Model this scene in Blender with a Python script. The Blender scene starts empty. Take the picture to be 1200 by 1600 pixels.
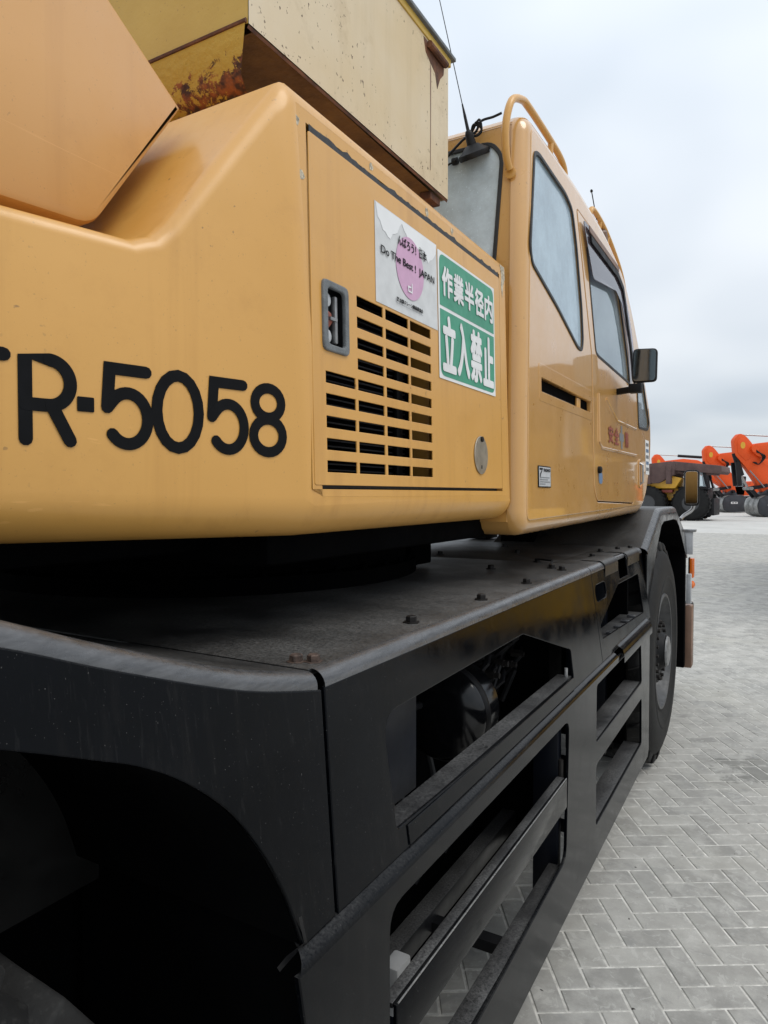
import bpy, bmesh, math, random
from mathutils import Vector, Matrix
R = math.radians
random.seed(7)
sc = bpy.context.scene
COL = sc.collection

# ------------------------------------------------------------------ camera
cd = bpy.data.cameras.new('camera')
cam = bpy.data.objects.new('camera', cd)
COL.objects.link(cam)
cd.sensor_fit = 'VERTICAL'; cd.sensor_height = 36; cd.sensor_width = 27
cd.lens = 24.3
cd.clip_start = 0.02; cd.clip_end = 3000
cam.location = (0, 0, 1.62)
cam.rotation_euler = (R(90 - 1.485), 0, R(29.77))
sc.camera = cam

# ------------------------------------------------------------------ world
SUN_EL, SUN_AZ = 58, 82          # azimuth clockwise from +Y
w = bpy.data.worlds.new('World'); sc.world = w; w.use_nodes = True
nt = w.node_tree; nt.nodes.clear()
def WN(t, **k):
    n = nt.nodes.new(t)
    for a, b in k.items(): setattr(n, a, b)
    return n
def WL(a, b): nt.links.new(a, b)
wo = WN('ShaderNodeOutputWorld')
sky = WN('ShaderNodeTexSky', sky_type='NISHITA', sun_disc=False)
sky.sun_elevation = R(SUN_EL); sky.sun_rotation = R(SUN_AZ)
bg1 = WN('ShaderNodeBackground'); bg1.inputs[1].default_value = 0.1
WL(sky.outputs[0], bg1.inputs[0])
tc = WN('ShaderNodeTexCoord')
sep = WN('ShaderNodeSeparateXYZ'); WL(tc.outputs['Generated'], sep.inputs[0])
# cloud sheet: direction projected on a plane high above
zc = WN('ShaderNodeMath', operation='MAXIMUM'); WL(sep.outputs[2], zc.inputs[0]); zc.inputs[1].default_value = 0.0
za = WN('ShaderNodeMath', operation='ADD'); WL(zc.outputs[0], za.inputs[0]); za.inputs[1].default_value = 0.3
dx = WN('ShaderNodeMath', operation='DIVIDE'); WL(sep.outputs[0], dx.inputs[0]); WL(za.outputs[0], dx.inputs[1])
dy = WN('ShaderNodeMath', operation='DIVIDE'); WL(sep.outputs[1], dy.inputs[0]); WL(za.outputs[0], dy.inputs[1])
cx = WN('ShaderNodeCombineXYZ'); WL(dx.outputs[0], cx.inputs[0]); WL(dy.outputs[0], cx.inputs[1])
nz = WN('ShaderNodeTexNoise'); nz.inputs['Scale'].default_value = 0.95; nz.inputs['Detail'].default_value = 3.5
nz.inputs['Roughness'].default_value = 0.5; nz.inputs['Distortion'].default_value = 0.25
WL(cx.outputs[0], nz.inputs['Vector'])
cr = WN('ShaderNodeValToRGB'); WL(nz.outputs[0], cr.inputs[0])
cr.color_ramp.elements[0].position = 0.33; cr.color_ramp.elements[0].color = (0.475, 0.54, 0.615, 1)
cr.color_ramp.elements[1].position = 0.62; cr.color_ramp.elements[1].color = (0.80, 0.835, 0.87, 1)
gr = WN('ShaderNodeMapRange'); WL(sep.outputs[2], gr.inputs[0])     # overcast sky: brighter towards the zenith
gr.inputs[1].default_value = 0.0; gr.inputs[2].default_value = 1.0; gr.inputs[3].default_value = 0.86; gr.inputs[4].default_value = 1.75
bg2 = WN('ShaderNodeBackground'); WL(cr.outputs[0], bg2.inputs[0]); WL(gr.outputs[0], bg2.inputs[1])
mx = WN('ShaderNodeMixShader'); mx.inputs[0].default_value = 0.88
WL(bg1.outputs[0], mx.inputs[1]); WL(bg2.outputs[0], mx.inputs[2]); WL(mx.outputs[0], wo.inputs[0])

# ------------------------------------------------------------------ sun behind thin cloud
sl = bpy.data.lights.new('sun', 'SUN'); sl.energy = 1.1; sl.angle = R(30); sl.color = (1, 0.955, 0.88)
so = bpy.data.objects.new('sun', sl); COL.objects.link(so)
so.rotation_euler = (R(90 - SUN_EL), 0, R(180 - SUN_AZ))
sc.view_settings.view_transform = 'Standard'; sc.view_settings.look = 'None'
sc.view_settings.exposure = 0.2; sc.view_settings.gamma = 1; sc.view_settings.use_curve_mapping = False

# ================================================================== materials
class NB:
    def __init__(s, name):
        s.m = bpy.data.materials.new(name); s.m.use_nodes = True
        s.t = s.m.node_tree; s.t.nodes.clear()
        s.o = s.n('ShaderNodeOutputMaterial'); s.p = s.n('ShaderNodeBsdfPrincipled')
        s.l(s.p.outputs[0], s.o.inputs[0]); s._tc = None
    def n(s, t, **k):
        x = s.t.nodes.new(t)
        for a, b in k.items(): setattr(x, a, b)
        return x
    def l(s, a, b): s.t.links.new(a, b)
    def tc(s, sc=(1, 1, 1)):
        if not s._tc: s._tc = s.n('ShaderNodeTexCoord')
        mp = s.n('ShaderNodeMapping'); mp.inputs['Scale'].default_value = sc
        s.l(s._tc.outputs['Object'], mp.inputs[0]); return mp.outputs[0]
    def noise(s, scale, detail=4, rough=.55, sc=(1, 1, 1), dist=0):
        x = s.n('ShaderNodeTexNoise'); x.inputs['Scale'].default_value = scale
        x.inputs['Detail'].default_value = detail; x.inputs['Roughness'].default_value = rough
        x.inputs['Distortion'].default_value = dist
        s.l(s.tc(sc), x.inputs['Vector']); return x.outputs[0]
    def ramp(s, v, a, b, lo=0., hi=1.):
        x = s.n('ShaderNodeMapRange'); x.clamp = True
        s.l(v, x.inputs[0]); x.inputs[1].default_value = a; x.inputs[2].default_value = b
        x.inputs[3].default_value = lo; x.inputs[4].default_value = hi; return x.outputs[0]
    def mul(s, a, b):
        x = s.n('ShaderNodeMath', operation='MULTIPLY')
        for i, v in enumerate((a, b)):
            if hasattr(v, 'links'): s.l(v, x.inputs[i])
            else: x.inputs[i].default_value = v
        return x.outputs[0]
    def mix(s, f, a, b):
        x = s.n('ShaderNodeMix', data_type='RGBA')
        for i, v in ((0, f), (6, a), (7, b)):
            if hasattr(v, 'links'): s.l(v, x.inputs[i])
            elif i == 0: x.inputs[0].default_value = v
            else: x.inputs[i].default_value = (*v[:3], 1)
        return x.outputs[2]
    def up(s):
        g = s.n('ShaderNodeNewGeometry'); q = s.n('ShaderNodeSeparateXYZ'); s.l(g.outputs['Normal'], q.inputs[0]); return q.outputs[2]
    def col(s, v): s.set('Base Color', v)
    def set(s, k, v):
        if hasattr(v, 'links'): s.l(v, s.p.inputs[k])
        elif isinstance(v, tuple): s.p.inputs[k].default_value = (*v[:3], 1)
        else: s.p.inputs[k].default_value = v
    def bump(s, h, st, d=.01):
        b = s.n('ShaderNodeBump'); b.inputs['Strength'].default_value = st; b.inputs['Distance'].default_value = d
        s.l(h, b.inputs['Height']); s.l(b.outputs[0], s.p.inputs['Normal'])

MT = {}
def simple(name, col, rough=.5, metal=0., var=.12, scale=6, bump=0., bscale=80, coat=0., spec=.5):
    b = NB(name); b.set('Specular IOR Level', spec)
    c2 = tuple(max(0, c * (1 - var * 2)) for c in col); c1 = tuple(min(1, c * (1 + var)) for c in col)
    b.col(b.mix(b.ramp(b.noise(scale, 5), .3, .7), c2, c1))
    b.set('Roughness', b.ramp(b.noise(scale * 3, 3), .3, .7, max(.03, rough - .07), min(1, rough + .07)))
    b.set('Metallic', metal)
    if coat: b.set('Coat Weight', coat); b.set('Coat Roughness', .08)
    if bump: b.bump(b.noise(bscale, 3), bump)
    MT[name] = b.m; return b.m

def paint(name, col, rough, coat, coatr, streak=.35, specks=.5, wave=.03, fade=(1.05, 1.08, 1.25)):
    """sun-faded machine paint: uneven tint, run-off streaks, little chips, gentle sheet-metal waves"""
    b = NB(name)
    fd = tuple(min(1, c * f) for c, f in zip(col, fade))
    c = b.mix(b.ramp(b.noise(1.7, 4), .35, .68), col, fd)
    grime = tuple(x * y for x, y in zip(col, (.72, .66, .58)))
    st = b.ramp(b.noise(14, 4, .6, (1, 1, .05)), .56, .75, 0, streak)
    c = b.mix(st, c, grime)
    c = b.mix(b.ramp(b.noise(5.5, 6, .7), .55, .8, 0, .35), c, grime)
    sp = b.ramp(b.noise(60, 2, .5), .70, .735, 0, specks)
    c = b.mix(b.mul(sp, b.ramp(b.noise(4, 2), .5, .62)), c, (.10, .055, .03))
    sc_ = b.ramp(b.noise(22, 3, .5, (1, .06, 1.6), 1.5), .70, .72, 0, .35)
    c = b.mix(b.mul(sc_, b.ramp(b.noise(2.3, 2), .52, .6)), c, tuple(min(1, x * 1.25 + .05) for x in col))
    fs = b.ramp(b.noise(230, 2, .5), .69, .74, 0, .3)
    c = b.mix(fs, c, (.20, .12, .05))
    b.col(c)
    b.set('Roughness', b.ramp(b.noise(9, 5, .65), .3, .7, rough - .08, rough + .12))
    b.set('Coat Weight', coat); b.set('Coat Roughness', coatr)
    h = b.n('ShaderNodeMath', operation='ADD')
    b.l(b.mul(b.noise(3.2, 2), 1.0), h.inputs[0]); b.l(b.mul(b.noise(420, 2), .012), h.inputs[1])
    b.bump(h.outputs[0], wave * 4, .02)
    MT[name] = b.m; return b.m

BEIGE = (.585, .298, .060)
paint('tan_paint', BEIGE, .42, .35, .2, .42, .6, .06)
paint('tan_gloss', (.555, .290, .074), .32, 1.0, .045, .25, .4, .02)
paint('tan_housing', (.53, .265, .068), .42, .35, .22, .25, .4, .03)
paint('orange_paint', (.76, .078, .002), .6, .0, .2, .15, .3, .02, (1., 1.1, 1.1))
paint('yellow_paint', (.68, .36, .02), .42, .3, .15, .3, .3, .02)

def cream():
    b = NB('cream_paint')
    c = b.mix(b.ramp(b.noise(1.6, 4), .38, .64), (.58, .45, .27), (.64, .545, .40))
    c = b.mix(b.ramp(b.noise(16, 4, .6, (1, 1, .05)), .52, .76, 0, .3), c, (.42, .32, .19))
    c = b.mix(b.ramp(b.noise(3.4, 7, .75), .56, .74, 0, .45), c, (.33, .23, .115))
    m1 = b.ramp(b.noise(95, 2, .5, (1, 1, .8)), .675, .71); g = b.ramp(b.noise(3, 2), .40, .58)
    c = b.mix(b.mul(m1, g), c, (.07, .035, .018))
    m2 = b.ramp(b.noise(30, 4, .6), .67, .71, 0, .9)
    c = b.mix(b.mul(m2, b.ramp(b.noise(2.1, 2), .5, .62)), c, (.11, .045, .02))
    b.col(c); b.set('Roughness', .62); b.bump(b.noise(28, 5), .12, .01)
    MT['cream_paint'] = b.m
cream()
def mustard():
    b = NB('mustard_paint')
    c = b.mix(b.ramp(b.noise(2.5, 5), .35, .7), (.46, .285, .035), (.56, .37, .065))
    b.col(b.mix(b.ramp(b.noise(140, 2), .70, .74, 0, .5), c, (.15, .06, .02))); b.set('Roughness', .5)
    b.bump(b.noise(60, 4), .08, .01); MT['mustard_paint'] = b.m
mustard()
def rustyedge():
    b = NB('mustard_rusty')
    c = b.mix(b.ramp(b.noise(2.5, 5), .35, .7), (.46, .285, .035), (.56, .37, .065))
    r = b.mix(b.ramp(b.noise(50, 4), .4, .62), (.055, .02, .012), (.30, .085, .022))
    sx = b.n('ShaderNodeSeparateXYZ'); b.l(b.tc(), sx.inputs[0])
    ad = b.n('ShaderNodeMath', operation='ADD'); b.l(b.noise(21, 8, .8, (1, 1, 1), .4), ad.inputs[0]); b.l(b.ramp(sx.outputs[2], 2.46, 2.565, .13, -.14), ad.inputs[1])
    a2 = b.n('ShaderNodeMath', operation='ADD'); b.l(ad.outputs[0], a2.inputs[0]); b.l(b.ramp(sx.outputs[0], -1.25, -1.0, -.10, .03), a2.inputs[1])
    b.col(b.mix(b.ramp(a2.outputs[0], .555, .59), c, r)); b.set('Roughness', .72)
    b.bump(b.noise(60, 6), .5, .01); MT['mustard_rusty'] = b.m
rustyedge()
def rust(name, a, c2, sc=9):
    b = NB(name); b.col(b.mix(b.ramp(b.noise(sc, 7, .7), .35, .66), a, c2)); b.set('Roughness', .82)
    b.bump(b.noise(70, 5), .35, .01); MT[name] = b.m
rust('rust', (.045, .02, .014), (.20, .075, .03), 14)
rust('brown_under', (.085, .038, .012), (.22, .115, .035), 5)  # mottled brown, deeper than the cream sides of the box
rust('tray_steel', (.075, .045, .042), (.13, .08, .072), 1.5)

def blackpaint(name, base, rough, dust=.45, scr=1., spec=.5, duc=(.095, .093, .09)):
    b = NB(name)
    c = b.mix(b.ramp(b.noise(3, 6, .7), .35, .7), tuple(x * .7 for x in base), tuple(x * 1.3 for x in base))
    up = b.ramp(b.up(), .25, .9)
    speck = b.ramp(b.noise(170, 7, .8), .36, .72)
    big = b.ramp(b.noise(3.5, 5, .6), .30, .66, .15, 1)
    c = b.mix(b.mul(b.mul(up, speck), b.mul(big, dust)), c, duc)
    run = b.ramp(b.noise(30, 6, .7, (1, 1, .04)), .52, .78, 0, .09 * scr)
    c = b.mix(run, c, (.10, .088, .078))
    b1 = b.ramp(b.noise(330, 2, .5), .725, .75, 0, .5 * scr); c = b.mix(b1, c, (.22, .21, .20))
    sm = b.ramp(b.noise(5.5, 7, .75, (1, 1, .5)), .60, .78, 0, .12 * scr); c = b.mix(sm, c, (.085, .082, .08))
    hl = b.ramp(b.noise(150, 3, .6, (1, 1, .012)), .60, .72, 0, .055 * scr); c = b.mix(hl, c, (.16, .155, .15))
    pit = b.ramp(b.noise(120, 3, .6, (1, .45, 1)), .64, .68, 0, .9); c = b.mix(b.mul(b.mul(pit, up), b.ramp(b.noise(2.2, 3), .42, .58)), c, (.004, .004, .004))
    b.col(c)
    r1 = b.ramp(b.noise(7, 6, .7), .3, .7, rough - .05, rough + .14)
    rr = b.n('ShaderNodeMath', operation='ADD'); rr.use_clamp = True
    b.l(r1, rr.inputs[0]); b.l(b.mul(up, .12 * dust), rr.inputs[1]); b.set('Roughness', rr.outputs[0])
    b.set('Specular IOR Level', spec)
    b.bump(b.noise(150, 5, .7, (1, 1, .2)), .035, .002)
    MT[name] = b.m
blackpaint('black_panel', (.0014, .0020, .0032), .09, .5, .6, .11)
blackpaint('black_deck', (.009, .009, .009), .30, 1.3, .25, .42, (.125, .122, .117))
blackpaint('black_tread', (.008, .008, .009), .33, 1.25, .6, .3, (.17, .168, .165))
def wornedge():
    b = NB('worn_edge')
    m = b.ramp(b.noise(90, 7, .75, (1, .12, 1)), .25, .80)
    b.col(b.mix(m, (.02, .021, .023), (.12, .122, .128))); b.set('Specular IOR Level', .6); b.set('Roughness', b.ramp(b.noise(60, 4), .3, .7, .22, .40))
    b.bump(b.noise(90, 5), .15, .004); MT['worn_edge'] = b.m
wornedge()
simple('black_flat', (.008, .008, .009), .55, var=.2, spec=.2)
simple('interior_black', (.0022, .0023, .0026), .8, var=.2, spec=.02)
simple('navy_steel', (.004, .0055, .010), .45, var=.2, scale=4, spec=.18)
simple('dark_bolt', (.012, .010, .009), .6, var=.3, scale=60, spec=.3)
simple('rusty_bolt', (.085, .055, .042), .75, var=.4, scale=90)
simple('grey_metal', (.30, .30, .30), .45, .6, var=.2, scale=30)
simple('grey_plastic', (.14, .15, .155), .6, var=.15, scale=40, bump=.3, bscale=300)
simple('hub_grey', (.17, .17, .168), .45, var=.25, scale=30)
simple('rim_grey', (.055, .056, .058), .5, var=.2, scale=20)
simple('steel', (.42, .41, .40), .32, .9, var=.15, scale=40)
simple('brass_grey', (.44, .39, .31), .38, .8, var=.12, scale=20)
simple('red_knob', (.22, .055, .03), .5, var=.3, scale=60)
simple('white_paint', (.72, .72, .71), .5, var=.05)
simple('white_metal', (.46, .47, .48), .45, var=.12, scale=12)
simple('orange_lens', (.80, .16, .01), .25, var=.08, coat=.6)
simple('black_ink', (.0035, .0037, .0045), .5, var=.2, scale=40, spec=.12)
simple('grey_ink', (.16, .17, .18), .5, var=.1)
simple('red_ink', (.25, .05, .03), .5, var=.1)
simple('blue_sticker', (.10, .17, .28), .5, var=.1)
simple('green_sign', (.045, .27, .165), .48, var=.08, scale=12)
simple('pink_print', (.56, .33, .48), .55, var=.05, scale=20)
simple('seat_cloth', (.10, .105, .115), .9, var=.15, scale=20)
simple('cab_lining', (.26, .255, .25), .8, var=.08)
simple('rubber_seal', (.018, .018, .019), .55, var=.2, scale=30)
simple('amber_brown', (.20, .115, .075), .5, var=.15)
simple('bucket_steel', (.035, .038, .045), .45, .1, var=.25, scale=2)
simple('bucket_worn', (.30, .30, .29), .42, .5, var=.3, scale=3)
simple('machine_dark', (.014, .014, .016), .55, var=.3, scale=2, spec=.25)
simple('cable_black', (.009, .009, .010), .5, var=.1, spec=.3)
simple('paper_white', (.74, .74, .74), .55, var=.03, scale=9)
simple('paper_grey', (.58, .585, .585), .65, var=.05, scale=30)
simple('peeled', (.55, .48, .36), .8, var=.3, scale=120, bump=.6, bscale=200)

b = NB('gloss_black'); b.col((.004, .0042, .005)); b.set('Roughness', b.ramp(b.noise(20, 5), .3, .7, .10, .22)); b.set('Specular IOR Level', .4); MT['gloss_black'] = b.m

def rubber():
    b = NB('tyre_rubber')
    c = b.mix(b.ramp(b.noise(5, 6, .7), .35, .7), (.0065, .0065, .0068), (.016, .0157, .015))
    b.col(b.mix(b.ramp(b.noise(60, 4, .7), .55, .75, 0, .4), c, (.06, .058, .055)))
    b.set('Roughness', .7); b.set('Specular IOR Level', .25); b.bump(b.noise(90, 4), .2, .004); MT['tyre_rubber'] = b.m
rubber()

def glass(name, dust, tint, dust_sky_c=(.46, .52, .55), dscale=7, ior=1.7):  # dust film; on the rear pane it also stands in for reflected sky
    b = NB(name)
    b.t.nodes.remove(b.p)
    tr = b.n('ShaderNodeBsdfTransparent'); tr.inputs[0].default_value = (*tint, 1)
    gl = b.n('ShaderNodeBsdfGlossy'); gl.inputs['Roughness'].default_value = .025; gl.inputs[0].default_value = (.94, .97, 1, 1)
    fr = b.n('ShaderNodeFresnel'); fr.inputs[0].default_value = ior
    m1 = b.n('ShaderNodeMixShader'); b.l(fr.outputs[0], m1.inputs[0]); b.l(tr.outputs[0], m1.inputs[1]); b.l(gl.outputs[0], m1.inputs[2])
    df = b.n('ShaderNodeBsdfDiffuse'); df.inputs[0].default_value = (*dust_sky_c, 1)
    f = b.ramp(b.noise(dscale, 6, .7), .3, .7, dust * .7, dust * 1.2)
    sp = b.ramp(b.noise(150, 2), .66, .72, 0, .25)
    ad = b.n('ShaderNodeMath', operation='ADD'); ad.use_clamp = True; b.l(f, ad.inputs[0]); b.l(b.mul(sp, dust * 1.5), ad.inputs[1])
    m2 = b.n('ShaderNodeMixShader'); b.l(ad.outputs[0], m2.inputs[0]); b.l(m1.outputs[0], m2.inputs[1]); b.l(df.outputs[0], m2.inputs[2])
    b.l(m2.outputs[0], b.o.inputs[0]); MT[name] = b.m
glass('glass_dusty', .56, (.66, .80, .88), (.58, .70, .78), 7, 2.3)
glass('glass_rear', .80, (.66, .80, .88), (.70, .81, .87), 7, 2.0)  # pale film painted in for the sky reflected by the rear window
glass('glass_clear', .17, (.92, .97, .98), (.66, .76, .80), 7, 1.9)
glass('visor_tint', .10, (.76, .69, .73), (.36, .29, .32))
b = NB('mirror_glass'); b.set('Metallic', 1.); b.set('Roughness', b.ramp(b.noise(30, 4), .3, .7, .015, .05)); b.col((.86, .88, .90)); MT['mirror_glass'] = b.m
b = NB('mirror_back'); b.col((.15, .16, .162)); b.set('Metallic', 1.); b.set('Roughness', b.ramp(b.noise(20, 5), .3, .7, .03, .10)); MT['mirror_back'] = b.m

def paver_mat():
    b = NB('paver_concrete')
    at = b.n('ShaderNodeAttribute', attribute_name='tint')
    c = b.mix(at.outputs['Fac'], (.275, .266, .244), (.46, .442, .402))
    geo = b.n('ShaderNodeNewGeometry')
    def wn(scale, det, ro, dist=0):
        x = b.n('ShaderNodeTexNoise'); x.inputs['Scale'].default_value = scale; x.inputs['Detail'].default_value = det
        x.inputs['Roughness'].default_value = ro; x.inputs['Distortion'].default_value = dist
        b.l(geo.outputs['Position'], x.inputs['Vector']); return x.outputs[0]
    c = b.mix(b.ramp(wn(9, 5, .65), .40, .68, 0, .75), c, (.52, .505, .465))
    c = b.mix(b.ramp(wn(3.2, 4, .6, .6), .58, .66, 0, .5), c, (.275, .27, .25))
    c = b.mix(b.ramp(wn(1.1, 3, .5), .52, .68, 0, .3), c, (.43, .41, .34))
    c = b.mix(b.ramp(wn(280, 3, .6), .35, .7, .3, 0), c, (.24, .24, .235))
    c = b.mix(b.ramp(wn(30, 2, .5), .745, .765), c, (.035, .03, .027))
    c = b.mix(b.ramp(wn(16, 6, .7, 1.2), .57, .60, 0, .34), c, (.56, .55, .515))
    c = b.mix(b.ramp(wn(6.5, 6, .7, .8), .60, .64, 0, .4), c, (.25, .25, .24))
    off = b.n('ShaderNodeVectorMath', operation='DISTANCE'); b.l(geo.outputs['Position'], off.inputs[0]); off.inputs[1].default_value = (-.10, 4.52, 0)
    ad = b.n('ShaderNodeMath', operation='ADD'); b.l(off.outputs['Value'], ad.inputs[0]); b.l(b.ramp(wn(5, 5, .7), 0, 1, -.5, .5), ad.inputs[1])
    c = b.mix(b.ramp(ad.outputs[0], .13, .2, .6, 0), c, (.14, .14, .125))
    b.col(c); b.set('Roughness', .82); b.bump(wn(260, 4, .7), .3, .003)
    MT['paver_concrete'] = b.m
    g = NB('ground_far')
    geo = g.n('ShaderNodeNewGeometry')
    def gn(scale, det, ro, sc=(1, 1, 1)):
        mp = g.n('ShaderNodeMapping'); mp.inputs['Scale'].default_value = sc; mp.inputs['Rotation'].default_value = (0, 0, R(-31))
        g.l(geo.outputs['Position'], mp.inputs[0])
        x = g.n('ShaderNodeTexNoise'); x.inputs['Scale'].default_value = scale; x.inputs['Detail'].default_value = det
        x.inputs['Roughness'].default_value = ro; g.l(mp.outputs[0], x.inputs['Vector']); return x.outputs[0]
    c = g.mix(g.ramp(gn(.5, 6, .6), .35, .65), (.46, .45, .42), (.57, .555, .52))
    c = g.mix(g.ramp(gn(5, 4, .7, (.5, 1, 1)), .35, .65, 0, .5), c, (.37, .37, .36))
    c = g.mix(g.ramp(gn(.12, 3, .5), .5, .7, 0, .35), c, (.60, .595, .58))
    g.col(c); g.set('Roughness', .85); MT['ground_far'] = g.m
    j = NB('joint_sand'); j.col(j.mix(j.ramp(j.noise(24, 5, .7), .35, .66), (.36, .35, .32), (.72, .70, .65))); j.set('Roughness', .95); MT['joint_sand'] = j.m
paver_mat()

# ================================================================== mesh helpers
def link(name, me, mat, parent=None, smooth=None):
    o = bpy.data.objects.new(name, me); COL.objects.link(o)
    if mat is not None and not me.materials: me.materials.append(MT[mat] if isinstance(mat, str) else mat)
    if parent is not None:
        o.parent = parent
        if parent.type == 'EMPTY': o.matrix_parent_inverse = Matrix.Translation(-Vector(parent.location)) if not parent.get('local') else Matrix()
    if smooth is not None:
        me.shade_smooth()
        me.set_sharp_from_angle(angle=R(smooth))
    return o

class G:
    """collects faces of ONE part"""
    def __init__(s): s.v = []; s.f = []
    def add(s, vs, fs):
        n = len(s.v); s.v += [tuple(v) for v in vs]; s.f += [tuple(i + n for i in f) for f in fs]; return s
    def box(s, x0, x1, y0, y1, z0, z1):
        return s.add([(x0, y0, z0), (x1, y0, z0), (x1, y1, z0), (x0, y1, z0), (x0, y0, z1), (x1, y0, z1), (x1, y1, z1), (x0, y1, z1)],
                     [(3, 2, 1, 0), (4, 5, 6, 7), (0, 1, 5, 4), (1, 2, 6, 5), (2, 3, 7, 6), (3, 0, 4, 7)])
    def beam(s, a, b, wd, hd, up=(0, 0, 1)):
        a, b = Vector(a), Vector(b); d = (b - a).normalized(); u = Vector(up)
        r = d.cross(u).normalized() * wd / 2; u = r.cross(d).normalized() * hd / 2
        vs = [a - r - u, a + r - u, a + r + u, a - r + u, b - r - u, b + r - u, b + r + u, b - r + u]
        return s.add(vs, [(0, 1, 2, 3), (7, 6, 5, 4), (4, 5, 1, 0), (5, 6, 2, 1), (6, 7, 3, 2), (7, 4, 0, 3)])
    def tube(s, pts, r, n=10, caps=True):
        pts = [Vector(p) for p in pts]; m = len(pts); rings = []
        t0 = (pts[1] - pts[0]).normalized(); u = t0.orthogonal().normalized()
        for i, p in enumerate(pts):
            t = (pts[min(i + 1, m - 1)] - pts[max(i - 1, 0)]).normalized()
            u = (u - t * u.dot(t)).normalized(); v = t.cross(u)
            rr = r[i] if isinstance(r, (list, tuple)) else r
            rings.append([p + (u * math.cos(2 * math.pi * k / n) + v * math.sin(2 * math.pi * k / n)) * rr for k in range(n)])
        vs = [q for ring in rings for q in ring]
        fs = [(i * n + k, i * n + (k + 1) % n, (i + 1) * n + (k + 1) % n, (i + 1) * n + k) for i in range(m - 1) for k in range(n)]
        if caps: fs += [tuple(range(n))[::-1], tuple(range((m - 1) * n, m * n))]
        return s.add(vs, fs)
    def lathe(s, prof, c, axis=(1, 0, 0), n=32, closed=False):
        """prof: list of (along axis, radius)"""
        c = Vector(c); a = Vector(axis).normalized(); u = a.orthogonal().normalized(); v = a.cross(u); m = len(prof)
        vs = [c + a * h + (u * math.cos(2 * math.pi * k / n) + v * math.sin(2 * math.pi * k / n)) * r for h, r in prof for k in range(n)]
        fs = [(i * n + k, i * n + (k + 1) % n, (i + 1) * n + (k + 1) % n, (i + 1) * n + k) for i in range(m - 1) for k in range(n)]
        if closed: fs += [((m - 1) * n + k, (m - 1) * n + (k + 1) % n, (k + 1) % n, k) for k in range(n)]
        else: fs += [tuple(range(n))[::-1], tuple(range((m - 1) * n, m * n))]
        return s.add(vs, fs)
    def strip(s, rows):
        """rows: list of equally long point rows, skinned"""
        n = len(rows[0])
        return s.add([p for r in rows for p in r], [(i * n + k, i * n + k + 1, (i + 1) * n + k + 1, (i + 1) * n + k) for i in range(len(rows) - 1) for k in range(n - 1)])
    def build(s, name, mat, parent=None, smooth=35, bevel=0., seg=2, fixn=True):
        me = bpy.data.meshes.new(name); bm = bmesh.new()
        vv = [bm.verts.new(v) for v in s.v]
        for f in s.f:
            try: bm.faces.new([vv[i] for i in f])
            except ValueError: pass
        bmesh.ops.remove_doubles(bm, verts=bm.verts, dist=1e-5)
        if fixn: bmesh.ops.recalc_face_normals(bm, faces=bm.faces)
        if bevel:
            es = [e for e in bm.edges if len(e.link_faces) == 2 and e.calc_face_angle(0) > R(25)]
            bmesh.ops.bevel(bm, geom=es, offset=bevel, segments=seg, profile=.5, affect='EDGES', clamp_overlap=True)
        bm.to_mesh(me); bm.free()
        return link(name, me, mat, parent, smooth)

def smooth_path(p, n=6):
    p = [Vector(q) for q in p]; out = []
    for i in range(len(p) - 1):
        a, b_, c, d = p[max(0, i - 1)], p[i], p[i + 1], p[min(len(p) - 1, i + 2)]
        for k in range(n):
            t = k / n; out.append(.5 * ((2 * b_) + (-a + c) * t + (2 * a - 5 * b_ + 4 * c - d) * t * t + (-a + 3 * b_ - 3 * c + d) * t ** 3))
    out.append(p[-1]); return out

def rnd(poly, r, n=4):
    out = []; m = len(poly)
    for i, p in enumerate(poly):
        rr = p[2] if len(p) > 2 else r
        p = Vector(p[:2]); a = Vector(poly[i - 1][:2]); c = Vector(poly[(i + 1) % m][:2])
        d1 = (a - p); d2 = (c - p); rr = min(rr, d1.length * .45, d2.length * .45)
        if rr < 1e-5: out.append(tuple(p)); continue
        p1 = p + d1.normalized() * rr; p2 = p + d2.normalized() * rr
        for k in range(n + 1):
            t = k / n; out.append(tuple(p1 * (1 - t) ** 2 + p * 2 * t * (1 - t) + p2 * t * t))
    return out

def plate(name, outer, holes, T, mp, mat, parent=None, bevel=.002, smooth=13):
    """flat sheet with holes: outline in (u,v), thickness T behind the face w=0; mp(u,v,w)->xyz"""
    cu = bpy.data.curves.new(name, 'CURVE'); cu.dimensions = '2D'; cu.fill_mode = 'BOTH'
    for lp in [outer] + list(holes):
        sp = cu.splines.new('POLY'); sp.points.add(len(lp) - 1)
        for i, q in enumerate(lp): sp.points[i].co = (q[0], q[1], 0, 1)
        sp.use_cyclic_u = True
    bevel = min(bevel, T * .45)
    cu.extrude = T / 2 - bevel; cu.bevel_depth = bevel; cu.bevel_resolution = 1; cu.offset = -bevel
    ob = bpy.data.objects.new('tmp', cu); COL.objects.link(ob)
    dg = bpy.context.evaluated_depsgraph_get()
    me = bpy.data.meshes.new_from_object(ob.evaluated_get(dg))
    bpy.data.objects.remove(ob); bpy.data.curves.remove(cu)
    for v in me.vertices: v.co = mp(v.co.x, v.co.y, v.co.z - T / 2)
    me.name = name; me.materials.clear()
    bm = bmesh.new(); bm.from_mesh(me); bmesh.ops.remove_doubles(bm, verts=bm.verts, dist=1e-5)
    bmesh.ops.recalc_face_normals(bm, faces=bm.faces); bm.to_mesh(me); bm.free()
    return link(name, me, mat, parent, smooth)

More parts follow.
